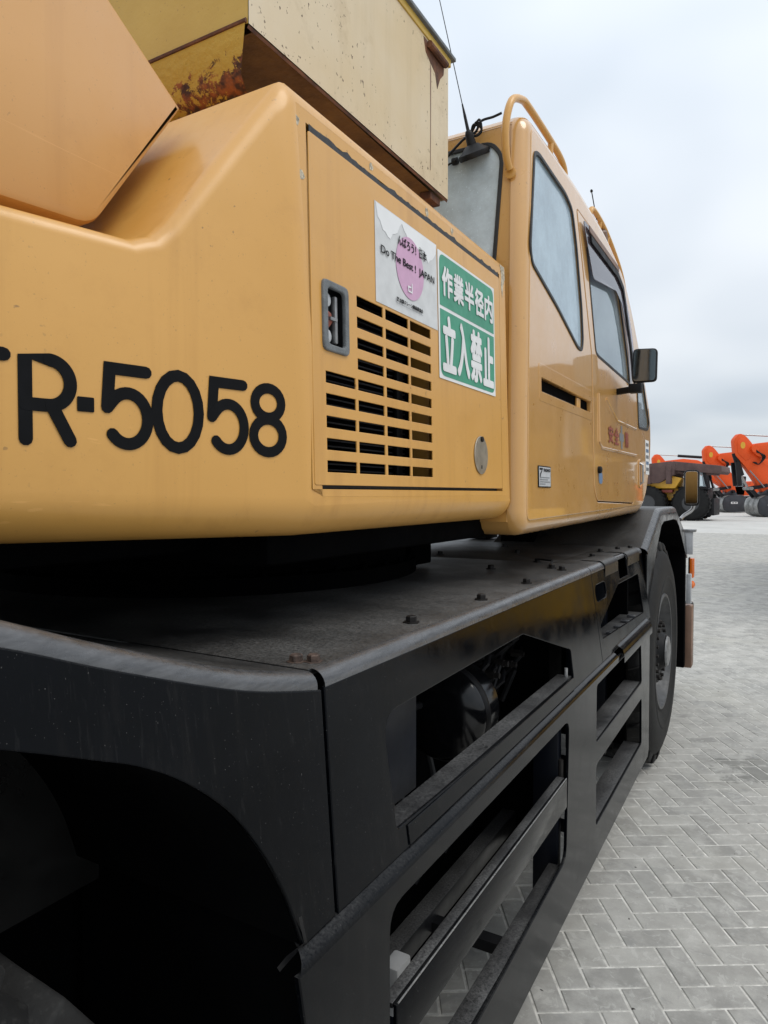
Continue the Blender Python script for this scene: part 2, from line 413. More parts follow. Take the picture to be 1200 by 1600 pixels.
def text(name, body, box, mp, mat, parent, bold=0., lift=.001):
    """raised print; bold > 0 thickens every stroke by laying shifted copies over each other"""
    cu = bpy.data.curves.new(name, 'FONT'); cu.body = body; cu.size = 1
    ob = bpy.data.objects.new('tmp', cu); COL.objects.link(ob)
    dg = bpy.context.evaluated_depsgraph_get()
    me = bpy.data.meshes.new_from_object(ob.evaluated_get(dg))
    bpy.data.objects.remove(ob); bpy.data.curves.remove(cu)
    xs = [v.co.x for v in me.vertices]; ys = [v.co.y for v in me.vertices]
    u0, u1, v0, v1 = box; ax, bx, ay, by = min(xs), max(xs), min(ys), max(ys)
    base = [(u0 + bold + (v.co.x - ax) / (bx - ax) * (u1 - u0 - 2 * bold), v0 + bold + (v.co.y - ay) / max(1e-6, by - ay) * (v1 - v0 - 2 * bold)) for v in me.vertices]
    fs = [tuple(p.vertices) for p in me.polygons]; bpy.data.meshes.remove(me)
    g_ = G(); k = 8 if bold else 0
    for i in range(k + 1):
        du = bold * math.cos(2 * math.pi * i / 8) if i < k else 0; dv = bold * math.sin(2 * math.pi * i / 8) if i < k else 0
        g_.add([mp(u + du, v + dv, lift + .00008 * i) for u, v in base], fs)
    me = bpy.data.meshes.new(name); me.from_pydata(g_.v, [], g_.f)
    return link(name, me, mat, parent)

def flat(name, poly, mp, mat, parent, lift=.0012, T=.001):
    return plate(name, poly, [], T, lambda u, v, w: mp(u, v, w + lift), mat, parent, bevel=T * .2)

def rect(u0, u1, v0, v1, r=0, n=3):
    p = [(u0, v0), (u1, v0), (u1, v1), (u0, v1)]
    return rnd(p, r, n) if r else p
def ell(cu, cv, a, b, n=28): return [(cu + a * math.cos(2 * math.pi * k / n), cv + b * math.sin(2 * math.pi * k / n)) for k in range(n)]

def thing(name, label, cat, loc=(0, 0, 0), group=None, local=False, rz=0):
    o = bpy.data.objects.new(name, None); COL.objects.link(o); o.location = loc; o.rotation_euler[2] = rz
    o.empty_display_size = .2
    o['label'] = label; o['category'] = cat
    if group: o['group'] = group
    if local: o['local'] = 1
    return o

# ================================================================== ground and paving
g = G().add([(-900, -700, -.014), (900, -700, -.014), (900, 1500, -.014), (-900, 1500, -.014)], [(0, 1, 2, 3)])
ground = g.build('ground', 'ground_far', smooth=None); ground['kind'] = 'structure'
g = G().add([(-3.6, .2, -.0026), (4.1, .2, -.0026), (4.1, 12.1, -.0026), (-3.6, 12.1, -.0026)], [(0, 1, 2, 3)])
g.add([(-5.2, 12.1, -.0026), (3.2, 12.1, -.0026), (3.2, 32, -.0026), (-5.2, 32, -.0026)], [(0, 1, 2, 3)])
pavement = g.build('pavement', 'joint_sand', smooth=None); pavement['kind'] = 'structure'
PA = R(31.5); U = .1
ca, sa = math.cos(PA), math.sin(PA)
OX, OY = -.488, 2.403
def p2w(a, b): return (OX + (a * ca - b * sa) * U, OY + (a * sa + b * ca) * U)
fwv = Vector((-math.sin(R(29.77)) * math.cos(R(1.485)), math.cos(R(29.77)) * math.cos(R(1.485)), -math.sin(R(1.485))))
rtv = Vector((math.cos(R(29.77)), math.sin(R(29.77)), 0)); upv = rtv.cross(fwv)
def px(p):
    v = Vector(p) - cam.location; z = v.dot(fwv)
    return (9e9, 9e9, z) if z < .1 else (600 + 1080 * v.dot(rtv) / z, 800 - 1080 * v.dot(upv) / z, z)
bricks = []
N = 420
for i in range(-N, N):
    for j in range(-N, N):
        m = (i - j) % 4
        if m == 0: cxy = p2w(i + 1, j + .5); vert = 0
        elif m == 3: cxy = p2w(i + .5, j + 1); vert = 1
        else: continue
        x, y = cxy
        if (-3.5 < x < 4 and .3 < y < 12) or (-5.1 < x < 3.1 and 12 <= y < 31.8): bricks.append((x, y, vert))
def paver_mesh(tint, lx=.2, ly=.1):
    gx, bx, hz = .0024, .0045, .0035
    a, c = lx / 2 - gx, ly / 2 - gx; jit = lambda: random.uniform(-.0007, .0007)
    vs = [(-a, -c, -hz), (a, -c, -hz), (a, c, -hz), (-a, c, -hz)] + [(-a + bx, -c + bx, jit()), (a - bx, -c + bx, jit()), (a - bx, c - bx, jit()), (-a + bx, c - bx, jit())]
    return vs, [(4, 5, 6, 7), (0, 1, 5, 4), (1, 2, 6, 5), (2, 3, 7, 6), (3, 0, 4, 7)]
var = []
for k in range(14):
    vs, fs = paver_mesh(0); me = bpy.data.meshes.new('paver'); me.from_pydata(vs, [], fs)
    at = me.attributes.new('tint', 'FLOAT', 'POINT'); t = random.random() ** 1.2
    for d in at.data: d.value = t
    me.materials.append(MT['paver_concrete']); var.append(me)
def score(bk):
    x, y, _ = bk; q = px((x, y, 0))
    if not (-20 < q[0] < 1215 and 700 < q[1] < 1620): return -1
    if x < -.62 and y > .5 and q[0] < 1000: return .01 / q[2]
    return 1 / q[2] ** 3
bricks.sort(key=score, reverse=True)
for x, y, vt in bricks[:300]:
    o = bpy.data.objects.new('paver', random.choice(var)); COL.objects.link(o); o.parent = pavement
    o.location = (x, y, random.uniform(-.0006, .0006))
    o.rotation_euler = (random.uniform(-.004, .004), random.uniform(-.004, .004), PA + (math.pi / 2 if vt else 0) + random.uniform(-.008, .008) + random.choice((0, math.pi)))
V, F, TI = [], [], []
for x, y, vt in bricks[300:]:
    vs, fs = paver_mesh(0); a = PA + (math.pi / 2 if vt else 0) + random.uniform(-.008, .008); c_, s_ = math.cos(a), math.sin(a); n = len(V); t = random.random() ** 1.2
    V += [(x + p * c_ - q * s_, y + p * s_ + q * c_, r) for p, q, r in vs]; F += [tuple(i + n for i in f) for f in fs]; TI += [t] * 8
me = bpy.data.meshes.new('pavers_beyond'); me.from_pydata(V, [], F)
at = me.attributes.new('tint', 'FLOAT', 'POINT'); at.data.foreach_set('value', TI)
me.materials.append(MT['paver_concrete']); o = bpy.data.objects.new('pavers_beyond', me); COL.objects.link(o); o.parent = pavement; o['kind'] = 'stuff'

# ================================================================== THE CRANE
crane = thing('mobile_crane', 'tan wheeled crane with black carrier, cab and TR-5058 lettering filling the foreground', 'crane', (-1.9, 2.3, 0))
XU, XL = -.638, -.572                # top edge of the upper side sheet, face of the lower one
def XT(v): return XU + .14 * (1.30 - v)      # the upper sheet leans in towards the deck
XS1 = XT(1.0)
SU = lambda u, v, w: (XT(v) + w, u, v)
SL = lambda u, v, w: (XL + w, u, v)
DZ = 1.333                            # deck height

# ---- deck
g = G(); r = .027
def arc_rows(path, X, r, n=6):
    """rounded long edge between a vertical sheet at X and a top sheet; path: (y,z) of the sharp corner line"""
    rows = []
    for i, (y, z) in enumerate(path):
        a = path[max(0, i - 1)]; b_ = path[min(len(path) - 1, i + 1)]
        t = Vector((b_[0] - a[0], b_[1] - a[1])).normalized(); nn = Vector((-t.y, t.x))
        if nn.y < 0: nn = -nn
        X_ = X(z) if callable(X) else X
        rows.append([(X_ - r + r * math.cos(k / n * math.pi / 2), y + nn.x * (r * math.sin(k / n * math.pi / 2) - r), z + nn.y * (r * math.sin(k / n * math.pi / 2) - r)) for k in range(n + 1)])
    return rows
deck = G().box(-3.18, XU - r - .001, .915, 2.858, DZ - .012, DZ).build('deck_plate', 'black_deck', crane, bevel=.002)
G().box(-3.18, XU - r - .16, 2.864, 3.905, DZ - .012, DZ).build('deck_plate', 'black_deck', crane, bevel=.002)
G().box(XU - r - .157, XU - r - .001, 2.864, 3.905, DZ - .012, DZ + .0005).build('deck_plate', 'black_deck', crane, bevel=.002)
G().box(-2.75, -1.1, -2.0, .91, DZ - .016, DZ - .004).build('deck_plate', 'black_deck', crane, bevel=.002)
# rounded deck edge in three lengths, with a notch between the second and third
for y0, y1 in ((.923, 2.752), (2.758, 3.27), (3.47, 3.90)):
    G().strip(arc_rows([(y0 + (y1 - y0) * k / 8, DZ) for k in range(9)], XU, r)).build('deck_edge', 'worn_edge', crane, smooth=60)
# saddle straps over the edge
for y0, y1 in ((2.99, 3.255), (3.485, 3.80)):
    rows = arc_rows([(y0, DZ + .004), (y1, DZ + .004)], XU + .004, r + .002)
    rows = [[(XU + .004, q[0][1], DZ - .085)] + q + [(XU - .10, q[0][1], DZ + .004)] for q in rows]
    G().strip(rows).build('edge_strap', 'black_deck', crane, smooth=50)
G().tube([(XU - .02, 3.262, DZ - .012), (XU - .02, 3.478, DZ - .012)], .011).build('notch_bar', 'worn_edge', crane)
# deck bolts
def hexbolt(x, y, z, r_=.013, h=.014, mat='dark_bolt', parent=None):
    G().lathe([(0, r_ * 1.5), (.003, r_ * 1.5), (.0031, r_), (h, r_), (h + .002, r_ * .8)], (x, y, z), (0, 0, 1), 6).build('bolt', mat, parent, smooth=20)
for x, y in ((-.71, 1.364), (-.70, 1.756), (-.703, 2.153), (-.709, 2.591), (-.762, 2.641), (-.958, 2.502), (-1.104, 3.234), (-1.397, 2.982), (-.884, 2.85), (-.738, 3.201), (-.77, 3.513), (-.72, 3.68), (-.68, 3.80), (-1.3, 3.6)):
    hexbolt(x, y, DZ, parent=deck)
hexbolt(-.716, .948, DZ - .002, .0115, .013, 'rusty_bolt', deck); hexbolt(-.690, .963, DZ - .002, .0115, .013, 'rusty_bolt', deck)
G().tube([(-.775, 2.66, DZ + .012), (-.80, 2.78, DZ + .016), (-.885, 2.85, DZ + .012)], .004, 6).build('wire', 'black_flat', deck)

# ---- upper side sheets
TZ = DZ - r
up_open = rnd([(1.092, 1.008), (2.335, .985), (2.343, 1.092, .012), (1.893, 1.222, .006), (1.092, 1.214, .05)], .012)
side = plate('side_panel', [(.890, .962), (2.753, .962), (2.753, TZ), (.922, TZ)], [up_open], .008, SU, 'black_panel', crane)
tri = rnd([(2.80, 1.045), (3.735, 1.012), (3.72, 1.212), (3.225, 1.214), (2.80, 1.10)], .015)
hole = rect(2.785, 2.975, 1.19, 1.256, .03)
front_panel = plate('side_panel', [(2.757, .962), (3.90, .962), (3.90, TZ), (3.47, TZ), (3.47, TZ - .075), (3.27, TZ - .075), (3.27, TZ), (2.757, TZ)], [tri, hole], .008, SU, 'black_panel', crane)
# the ledges folded inwards along the bottom of each opening, with dusty tread
G().box(XS1 - .055, XS1 - .008, 1.10, 2.335, .985, 1.004).build('sill', 'black_tread', side)
G().box(XS1 - .10, XS1 - .008, 2.80, 3.735, .99, 1.012).build('sill', 'black_tread', front_panel, bevel=.003)
for k in range(5):
    G().box(XS1 - .05, XS1 - .012, 2.90 + k * .16, 2.93 + k * .16, 1.012, 1.024).build('tread_rib', 'worn_edge', front_panel, bevel=.003)
# seam strip below the opening (a separate bolted bar)
plate('sill_bar', rect(1.128, 2.325, .966, 1.002), [], .003, lambda u, v, w: SU(u, v, w + .003), 'black_panel', side, bevel=.001)

# ---- rear wheel fender
arch = [(.372, 1.38), (.425, 1.358), (.487, 1.331), (.545, 1.305), (.602, 1.27), (.656, 1.226), (.696, 1.183), (.740, 1.116), (.769, 1.056), (.784, 1.013), (.799, .963)]
top = [(.913, DZ - .002), (.74, 1.372), (.535, 1.444), (.392, 1.500), (.28, 1.530), (-.42, 1.535), (-.95, DZ)]
def soft2(p, n=5): return [(q.y, q.z) for q in smooth_path([(0, a, b_) for a, b_ in p], n)]
top = soft2(top); arch = soft2(arch, 4)
f_out = [(.882, .964)] + [(y, z - r * 1.03) for y, z in top] + [(-.95, .964), (-.86, .964), (-.80, 1.15), (-.62, 1.32), (-.3, 1.40), (.1, 1.405)] + arch
plate('fender_side', f_out, [], .008, SU, 'black_panel', crane)
fe = G().strip(arc_rows(top, XT, r))
fe.build('fender_edge', 'worn_edge', crane, smooth=60)
G().strip([[(XT(z) - r, y, z) for y, z in top], [(-1.10, y, z) for y, z in top]]).strip([[(-1.10, y, z) for y, z in top], [(-1.10, y, .9) for y, z in top]]).build('fender_top', 'black_deck', crane)
G().strip([[(XT(z) - .008, y, z) for y, z in arch], [(-1.10, y, z) for y, z in arch]]).build('fender_liner', 'interior_black', crane)
# torn rubber lip at the foot of the arch
xa = XT(.98)
G().strip([[(xa + .002, .787, 1.012), (xa + .002, .800, .968), (xa - .01, .775, .960), (xa - .02, .765, .945)], [(xa + .003, .793, 1.012), (xa + .003, .806, .966), (xa - .006, .782, .954), (xa - .02, .771, .935)]]).build('rubber_lip', 'black_tread', crane)
G().box(-1.15, XL - .03, .845, .855, .10, .94).build('mud_flap', 'interior_black', crane)

# ---- lower side frame
low_out = [(.762, .945), (.80, .75), (.90, .45), (.98, .268), (3.735, .268), (3.765, .30), (3.765, .945)]
o1 = rnd([(1.022, .43), (1.50, .437), (2.165, .462), (2.19, .90), (1.022, .905)], .045)
o2 = rnd([(2.572, .705), (3.535, .70), (3.50, .918), (2.572, .918)], .02)
o3 = rnd([(2.575, .395), (3.545, .395), (3.535, .622), (2.575, .622)], .02)
low = plate('lower_side_frame', low_out, [o1, o2, o3], .010, SL, 'black_panel', crane)
rows = []
for k in range(7):
    a = k / 6 * math.pi / 2
    rows.append([(XL - .052 + .052 * math.cos(a), y, .945 + .022 * math.sin(a)) for y in (.762 + .045 * k / 6, 1.2, 1.8, 2.4, 2.952)])
G().strip(rows).build('shoulder', 'black_panel', low, smooth=60)
rows = [[(q[0], y, q[2]) for y in (3.112, 3.40, 3.765)] for q in [r_[0] for r_ in rows]]
G().strip(rows).build('shoulder', 'black_panel', low, smooth=60)
# folded lip that ends in mid air above the step
hk = [(XL + .012, .905), (XL + .012, .935), (XL + .004, .962), (XL - .018, .978), (XL - .05, .984)]
G().strip([[(x, 3.03, z) for x, z in hk], [(x, 3.765, z) for x, z in hk]]).build('folded_lip', 'black_panel', low, smooth=60)
# middle bar of the long opening
bar = G().box(XL - .008, XL + .001, 1.045, 2.165, .628, .722).build('guard_bar', 'black_panel', crane, bevel=.003)
G().box(XL - .032, XL - .0085, 1.045, 2.165, .712, .7225).build('tread', 'black_tread', bar, bevel=.002)
G().tube([(XL - .0005, 1.05, .7222), (XL - .0005, 2.16, .7222)], .0016, 6).build('worn_glint_rim', 'steel', bar)  # worn edge and its highlight, drawn in as a thin bright tube
for y, z0 in ((1.035, .705), (2.172, .72)):
    G().tube([(XL - .022, y, z0), (XL - .022, y, z0 + .055)], .0085, 10).build('pin', 'dark_bolt', bar)
    G().tube([(XL - .028, y + .02, z0 + .01), (XL - .030, y + .028, z0 + .03), (XL - .030, y + .022, z0 + .045), (XL - .026, y + .015, z0 + .03)], .003, 6).build('clip', 'grey_metal', bar)
G().tube([(XS1 - .02, 1.103, .995), (XS1 - .02, 1.103, 1.045)], .0075, 10).build('pin', 'dark_bolt', side)
G().tube([(XS1 - .02, 2.31, .98), (XS1 - .02, 2.31, 1.035)], .006, 8).build('pin', 'grey_metal', side)
# bottom ledges of the frame
G().box(XL - .055, XL - .010, 1.03, 2.17, .425, .439).build('ledge', 'black_tread', low, bevel=.002)
G().box(XL - .085, XL - .010, 2.575, 3.54, .665, .703).build('step', 'black_tread', low, bevel=.003)
G().box(XL - .085, XL - .010, 2.575, 3.545, .365, .397).build('step', 'black_tread', low, bevel=.003)
# frame members behind
G().box(-.66, -.645, 1.02, 1.10, .30, .90).build('frame_post', 'black_flat', crane, bevel=.002)
G().box(-.68, -.60, 2.16, 2.20, .30, .95).build('frame_post', 'navy_steel', crane, bevel=.002)
G().box(-.95, -.75, 3.56, 3.60, .30, 1.30).build('frame_post', 'navy_steel', crane, bevel=.002)
rail = G().box(-.87, -.82, 1.0, 2.7, .405, .465).build('inner_rail', 'black_tread', crane, bevel=.003)
G().box(-.82, -.60, 1.70, 1.74, .405, .435).build('cross_member', 'black_flat', rail)
G().box(-.82, -.60, 2.45, 2.49, .405, .435).build('cross_member', 'black_flat', rail)
G().box(-.74, -.69, 1.22, 1.55, .43, .47).build('lower_box', 'navy_steel', crane, bevel=.004)
G().box(-.70, -.66, 1.21, 1.27, .55, .652).build('filter_housing', 'white_metal', crane, bevel=.006)
G().box(-.74, -.70, 1.06, 1.372, .96, 1.30).build('inner_panel', 'navy_steel', crane, bevel=.004)
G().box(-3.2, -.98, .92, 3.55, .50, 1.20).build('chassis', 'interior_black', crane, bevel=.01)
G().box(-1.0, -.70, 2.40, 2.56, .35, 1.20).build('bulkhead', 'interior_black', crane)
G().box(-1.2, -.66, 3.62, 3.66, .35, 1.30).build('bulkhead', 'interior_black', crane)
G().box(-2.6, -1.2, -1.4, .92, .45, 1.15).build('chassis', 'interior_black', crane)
G().box(-3.1, -.80, .95, 3.5, .27, .285).build('belly_light_block', 'interior_black', crane)  # unseen sheet added to keep light off the ground below
G().box(-3.16, -3.14, .9, 3.7, .12, 1.2).build('far_light_block', 'interior_black', crane)  # unseen sheet added to stop light coming in from the far side
tank = G().lathe([(0, .02), (.005, .07), (.018, .120), (.034, .138), (.045, .142), (.15, .142), (.17, .10)], (-.86, 1.80, .975), (0, 1, 0), 40).build('air_tank', 'gloss_black', crane, smooth=50)
G().lathe([(.045, .1425), (.052, .148), (.068, .148), (.075, .1425)], (-.86, 1.80, .975), (0, 1, 0), 40, True).build('tank_band', 'black_flat', tank, smooth=40)
rng = random.Random(3)
for k in range(11):
    y = 1.95 + .035 * k; z = 1.0 + rng.random() * .16
    G().tube([(-.80 - rng.random() * .1, y, z - .1), (-.78, y + .03, z), (-.80, y + .09, z + .02 * rng.random()), (-.85, y + .14, z - .08)], .006 + .004 * rng.random(), 6).build('hose', rng.choice(['cable_black', 'black_flat', 'machine_dark']), crane)
for k in range(9):
    z = 1.02 + .022 * k; y = 1.42 + rng.random() * .2
    G().tube(smooth_path([(-.93, y, z), (-.90, y + .3, z + rng.uniform(-.03, .03)), (-.88 + rng.random() * .06, y + .6, z - .05 * rng.random()), (-.92, 2.39, z)], 5), .007 + .006 * rng.random(), 7).build('hydraulic_line', rng.choice(['cable_black', 'black_flat', 'machine_dark']), crane)
for k in range(6):
    y = 1.15 + k * .2
    G().tube(smooth_path([(-.90, y, .50), (-.86, y + .05, .62), (-.90, y + .12, .78), (-.95, y + .1, .95)], 5), .010, 7).build('hose', 'cable_black', crane)
for k in range(4): G().lathe([(0, .014), (.03, .014), (.03, .010), (.045, .010)], (-.80, 2.05 + k * .08, 1.05 + .02 * (k % 2)), (1, 0, 0), 6).build('fitting', 'dark_bolt', crane)

# ---- front fender
XF = -.612
FM = lambda u, v, w: (XF + w, u, v)
ftop = [(3.925, DZ - .005), (4.38, 1.525), (4.46, 1.535), (5.10, 1.535), (5.26, 1.482), (5.69, 1.336), (5.80, 1.16)]
finner = [(5.70, 1.16), (5.62, 1.20), (5.27, 1.394), (5.13, 1.44), (4.97, 1.452), (4.52, 1.452), (4.42, 1.43), (4.26, 1.31), (4.15, 1.19), (4.06, .962)]
rf = .035
plate('fender_side', [(3.912, .962), (3.912, DZ - rf - .006)] + [(y, z - rf) for y, z in ftop] + finner, [], .010, FM, 'black_panel', crane)
G().strip(arc_rows([tuple(Vector(a).lerp(Vector(b_), t)) for a, b_ in zip(ftop, ftop[1:]) for t in (0, .33, .66)] + [ftop[-1]], XF, rf)).build('fender_edge', 'worn_edge', crane, smooth=60)
G().strip([[(XF - rf, y, z) for y, z in ftop], [(-1.49, y, z) for y, z in ftop]]).strip([[(-1.49, y, z) for y, z in ftop], [(-1.49, y, 1.0) for y, z in ftop]]).build('fender_top', 'black_deck', crane)
G().strip([[(XF - .01, y, z) for y, z in finner], [(-1.3, y, z) for y, z in finner]]).build('fender_liner', 'interior_black', crane)
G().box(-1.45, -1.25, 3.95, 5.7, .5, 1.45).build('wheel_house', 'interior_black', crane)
# bumper, lamps, guards ahead of the wheel
G().box(-1.3, XF - .003, 5.66, 5.74, .30, 1.22).build('guard_plate', 'interior_black', crane, bevel=.004)
bump = G().box(-2.9, -.585, 5.92, 6.05, .25, .76).build('front_bumper', 'black_panel', crane, bevel=.02)
G().box(-.64, -.575, 5.80, 5.915, .27, .755).build('bumper_end', 'amber_brown', bump, bevel=.01)  # brown put into the colour for what this end reflects
G().box(-.62, -.585, 5.80, 5.86, .77, 1.0).build('lamp_bracket', 'white_metal', crane, bevel=.004)
l1 = G().box(-.604, -.572, 5.865, 5.925, .965, 1.118).build('indicator_lamp', 'orange_lens', crane, bevel=.008)
G().box(-.612, -.6045, 5.86, 5.93, .96, 1.123).build('lamp_base', 'black_flat', l1)
l2 = G().lathe([(0, .034), (.012, .034), (.03, .028), (.04, .012)], (-.606, 5.9, .91), (1, -.2, 0), 18).build('marker_lamp', 'orange_lens', crane)
G().box(-.64, -.58, 5.84, 5.88, 1.15, 1.33).build('front_bracket', 'white_metal', crane, bevel=.004)
G().box(-.66, -.56, 5.83, 5.91, 1.325, 1.345).build('front_bracket', 'grey_metal', crane, bevel=.003)

# ---- wheels
def wheel(yc, xo, R0=.672, seg=56, spin=0.):
    x = lambda d: d
    ty = G()
    prof = [(-.005, .335), (.0, .36), (.012, .40), (.020, .47), (.016, .535), (.0, .585), (-.028, .622), (-.05, .640), (-.37, .640), (-.40, .60), (-.42, .47), (-.40, .36), (-.39, .335)]
    ty.lathe([(h, r_ * R0 / .672) for h, r_ in prof], (xo, yc, R0 - .004), (1, 0, 0), seg, True)
    lug = G()
    for k in range(24):                           # tread lugs, two staggered rows
        for row in (0, 1):
            a = 2 * math.pi * (k + .5 * row) / 24 + spin; da = .075
            xs = (-.012, -.20) if row == 0 else (-.22, -.41)
            pts = []
            for xx, sh in ((xs[0], 0 if row == 0 else .10), (xs[1], .10 if row == 0 else 0)):
                for rr in ((.612 if xx in (-.012, -.41) else .63), .672):
                    for s_ in (-1, 1):
                        aa = a + sh + s_ * da * (1 if rr < .65 else .8)
                        q = rr - (.010 if rr > .65 and xx in (-.012, -.41) else 0)
                        pts.append((xo + xx - (.012 if rr > .65 and xx == -.012 else 0), yc + math.cos(aa) * q, R0 - .004 + math.sin(aa) * q))
            lug.add(pts, [(0, 1, 3, 2), (6, 7, 5, 4), (2, 3, 7, 6), (0, 2, 6, 4), (1, 5, 7, 3), (4, 5, 1, 0)])
    root = ty.build('wheel', 'tyre_rubber', crane, smooth=40)
    lug.build('tread_lugs', 'tyre_rubber', root, smooth=40, bevel=.006, seg=2)
    zc_ = R0 - .004
    G().lathe([(.012, .405), (.0165, .415), (.0155, .43), (.022, .44), (.022, .452), (.016, .462)], (xo, yc, zc_), (1, 0, 0), seg, True).build('sidewall_rib', 'tyre_rubber', root, smooth=50)
    G().lathe([(-.004, .350), (.006, .345), (.006, .330), (-.02, .322), (-.04, .300), (-.13, .285), (-.15, .275), (-.15, .20), (-.16, .20), (-.16, .36)], (xo, yc, zc_), (1, 0, 0), 48, True).build('rim', 'rim_grey', root, smooth=40)
    hub = G().lathe([(-.16, .205), (-.05, .200), (-.03, .195), (-.02, .186), (-.02, .12), (-.0, .105), (.015, .098), (.02, .08), (.02, .0)], (xo, yc, zc_), (1, 0, 0), 40).build('hub', 'black_flat', root, smooth=40)
    G().lathe([(.021, .092), (.030, .086), (.036, .06), (.038, .0)], (xo, yc, zc_), (1, 0, 0), 32).build('hub_cap', 'hub_grey', root, smooth=40)
    for k in range(20):
        a = 2 * math.pi * k / 20
        G().lathe([(-.02, .012), (-.004, .012), (-.002, .009)], (xo, yc + .168 * math.cos(a), zc_ + .168 * math.sin(a)), (1, 0, 0), 6).build('hub_bolt', 'dark_bolt', root, smooth=20)
    for k in range(12):
        a = 2 * math.pi * (k + .5) / 12
        G().lathe([(-.15, .016), (-.125, .016), (-.12, .010)], (xo, yc + .238 * math.cos(a), zc_ + .238 * math.sin(a)), (1, 0, 0), 6).build('wheel_nut', 'grey_metal', root, smooth=20)
    return root
wheel(4.47, -.602)
wheel(-.055, -.645, spin=.07)

# ---- things on the far deck, seen through the gap under the house
G().box(-1.75, -1.62, 4.15, 4.35, DZ, DZ + .075).build('valve_block', 'black_flat', crane, bevel=.006)
G().box(-2.35, -2.15, 4.55, 4.85, DZ, DZ + .07).build('valve_block', 'navy_steel', crane, bevel=.006)
G().box(-3.1, -1.5, 3.92, 5.6, DZ - .02, DZ - .006).build('deck_plate', 'black_deck', crane)
G().tube([(-2.1, 5.3, DZ + .02), (-2.15, 5.4, DZ + .12), (-2.3, 5.5, DZ + .16), (-2.5, 5.45, DZ + .06), (-2.6, 5.6, DZ + .02)], .012, 8).build('hose', 'cable_black', crane)
G().box(-3.0, -2.1, 5.6, 5.75, DZ, DZ + .2).build('front_cover', 'white_metal', crane, bevel=.02)
G().lathe([(0, .05), (.03, .05), (.08, .035), (.09, .0)], (-2.55, 4.9, DZ + .05), (0, 0, 1), 16).build('marker_lamp', 'orange_lens', crane)

# ---- turntable
ring = G().lathe([(0, .78), (.05, .78), (.055, .74), (.20, .74)], (-1.9, 2.0, DZ), (0, 0, 1), 64).build('turntable', 'interior_black', crane, smooth=40)
for k in range(40):
    a = 2 * math.pi * k / 40
    hexbolt(-1.9 + .762 * math.cos(a), 2.0 + .762 * math.sin(a), DZ + .05, .011, .016, 'interior_black', ring)
blk = G().box(-1.55, -1.22, 2.35, 2.52, DZ + .01, 1.56).build('slew_bracket', 'interior_black', crane, bevel=.006)
G().box(-1.40, -1.335, 2.346, 2.35, DZ + .045, DZ + .075).build('maker_plate', 'white_metal', blk)
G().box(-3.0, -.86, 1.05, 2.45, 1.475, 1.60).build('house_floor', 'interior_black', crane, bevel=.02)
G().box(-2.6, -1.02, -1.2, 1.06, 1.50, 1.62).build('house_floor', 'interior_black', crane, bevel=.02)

# ---- engine hood (solid with rounded edges, open where the door sits)
LEAN = .022
def XS(z): return -.75 - LEAN * (z - 1.63)
HS = lambda u, v, w: (XS(v) + w, u, v)
TRd = Vector((math.sin(R(14.6)), math.cos(R(14.6)), 0)); TRn = Vector((math.cos(R(14.6)), -math.sin(R(14.6)), 0)); TRo = Vector((-.75, 1.05, 0))
TRM = lambda u, v, w: tuple(TRo + TRd * u + TRn * w + Vector((0, 0, v)))
def tr_at_x(x): return 1.05 + (x + .75) / math.tan(R(14.6))
zb, zt, zl = 1.54, 2.352, 2.003
Bo = (XS(zb), tr_at_x(XS(zb)), zb); Fo = (XS(zb), 2.128, zb); F1 = (XS(zt), 2.128, zt); A1 = (XS(zt), tr_at_x(XS(zt)), zt)
R1_ = (*TRM(-1.25, 0, 0)[:2], zl); R0_ = (*TRM(-1.25, 0, 0)[:2], 1.565)
sA = (A1[1] - 1.05) / TRd.y
curve = [(-.345, zl), (-.312, zl + .012), (-.285, zl + .040)]
CP = [(*TRM(u, 0, 0)[:2], v) for u, v in curve]
xi = -1.30
bm = bmesh.new()
OUT = [Bo, Fo, F1, A1] + CP[::-1] + [R1_, R0_]
P = [bm.verts.new(p) for p in OUT]
Q = [bm.verts.new((xi, p[1] if i else 1.0, p[2])) for i, p in enumerate(OUT)]
side_f = bm.faces.new(P[:4]); tr_f = bm.faces.new([P[-1], P[0]] + P[3:-1])
nP = len(P)
for i in range(nP):
    j = (i + 1) % nP; bm.faces.new((P[j], P[i], Q[i], Q[j]))
bm.faces.new((Q[0], Q[3], Q[2], Q[1])); bm.faces.new([Q[0], Q[-1]] + Q[3:-1][::-1])
bmesh.ops.recalc_face_normals(bm, faces=bm.faces)
low_e = [e for e in bm.edges if all(abs(v.co.z - 1.55) < .03 for v in e.verts) and any(f in (side_f, tr_f) for f in e.link_faces)]
bmesh.ops.bevel(bm, geom=low_e, offset=.075, segments=7, profile=.5, affect='EDGES', clamp_overlap=True)
def on_skin(f): return f.normal.dot(TRn) > .995 or (f.normal.x > .98 and abs(f.normal.y) < .05)
oth = [e for e in bm.edges if e.is_valid and len(e.link_faces) == 2 and e.calc_face_angle(0) > R(11) and any(on_skin(f) for f in e.link_faces) and max(v.co.z for v in e.verts) > 1.7]
bmesh.ops.bevel(bm, geom=oth, offset=.026, segments=5, profile=.5, affect='EDGES', clamp_overlap=False)
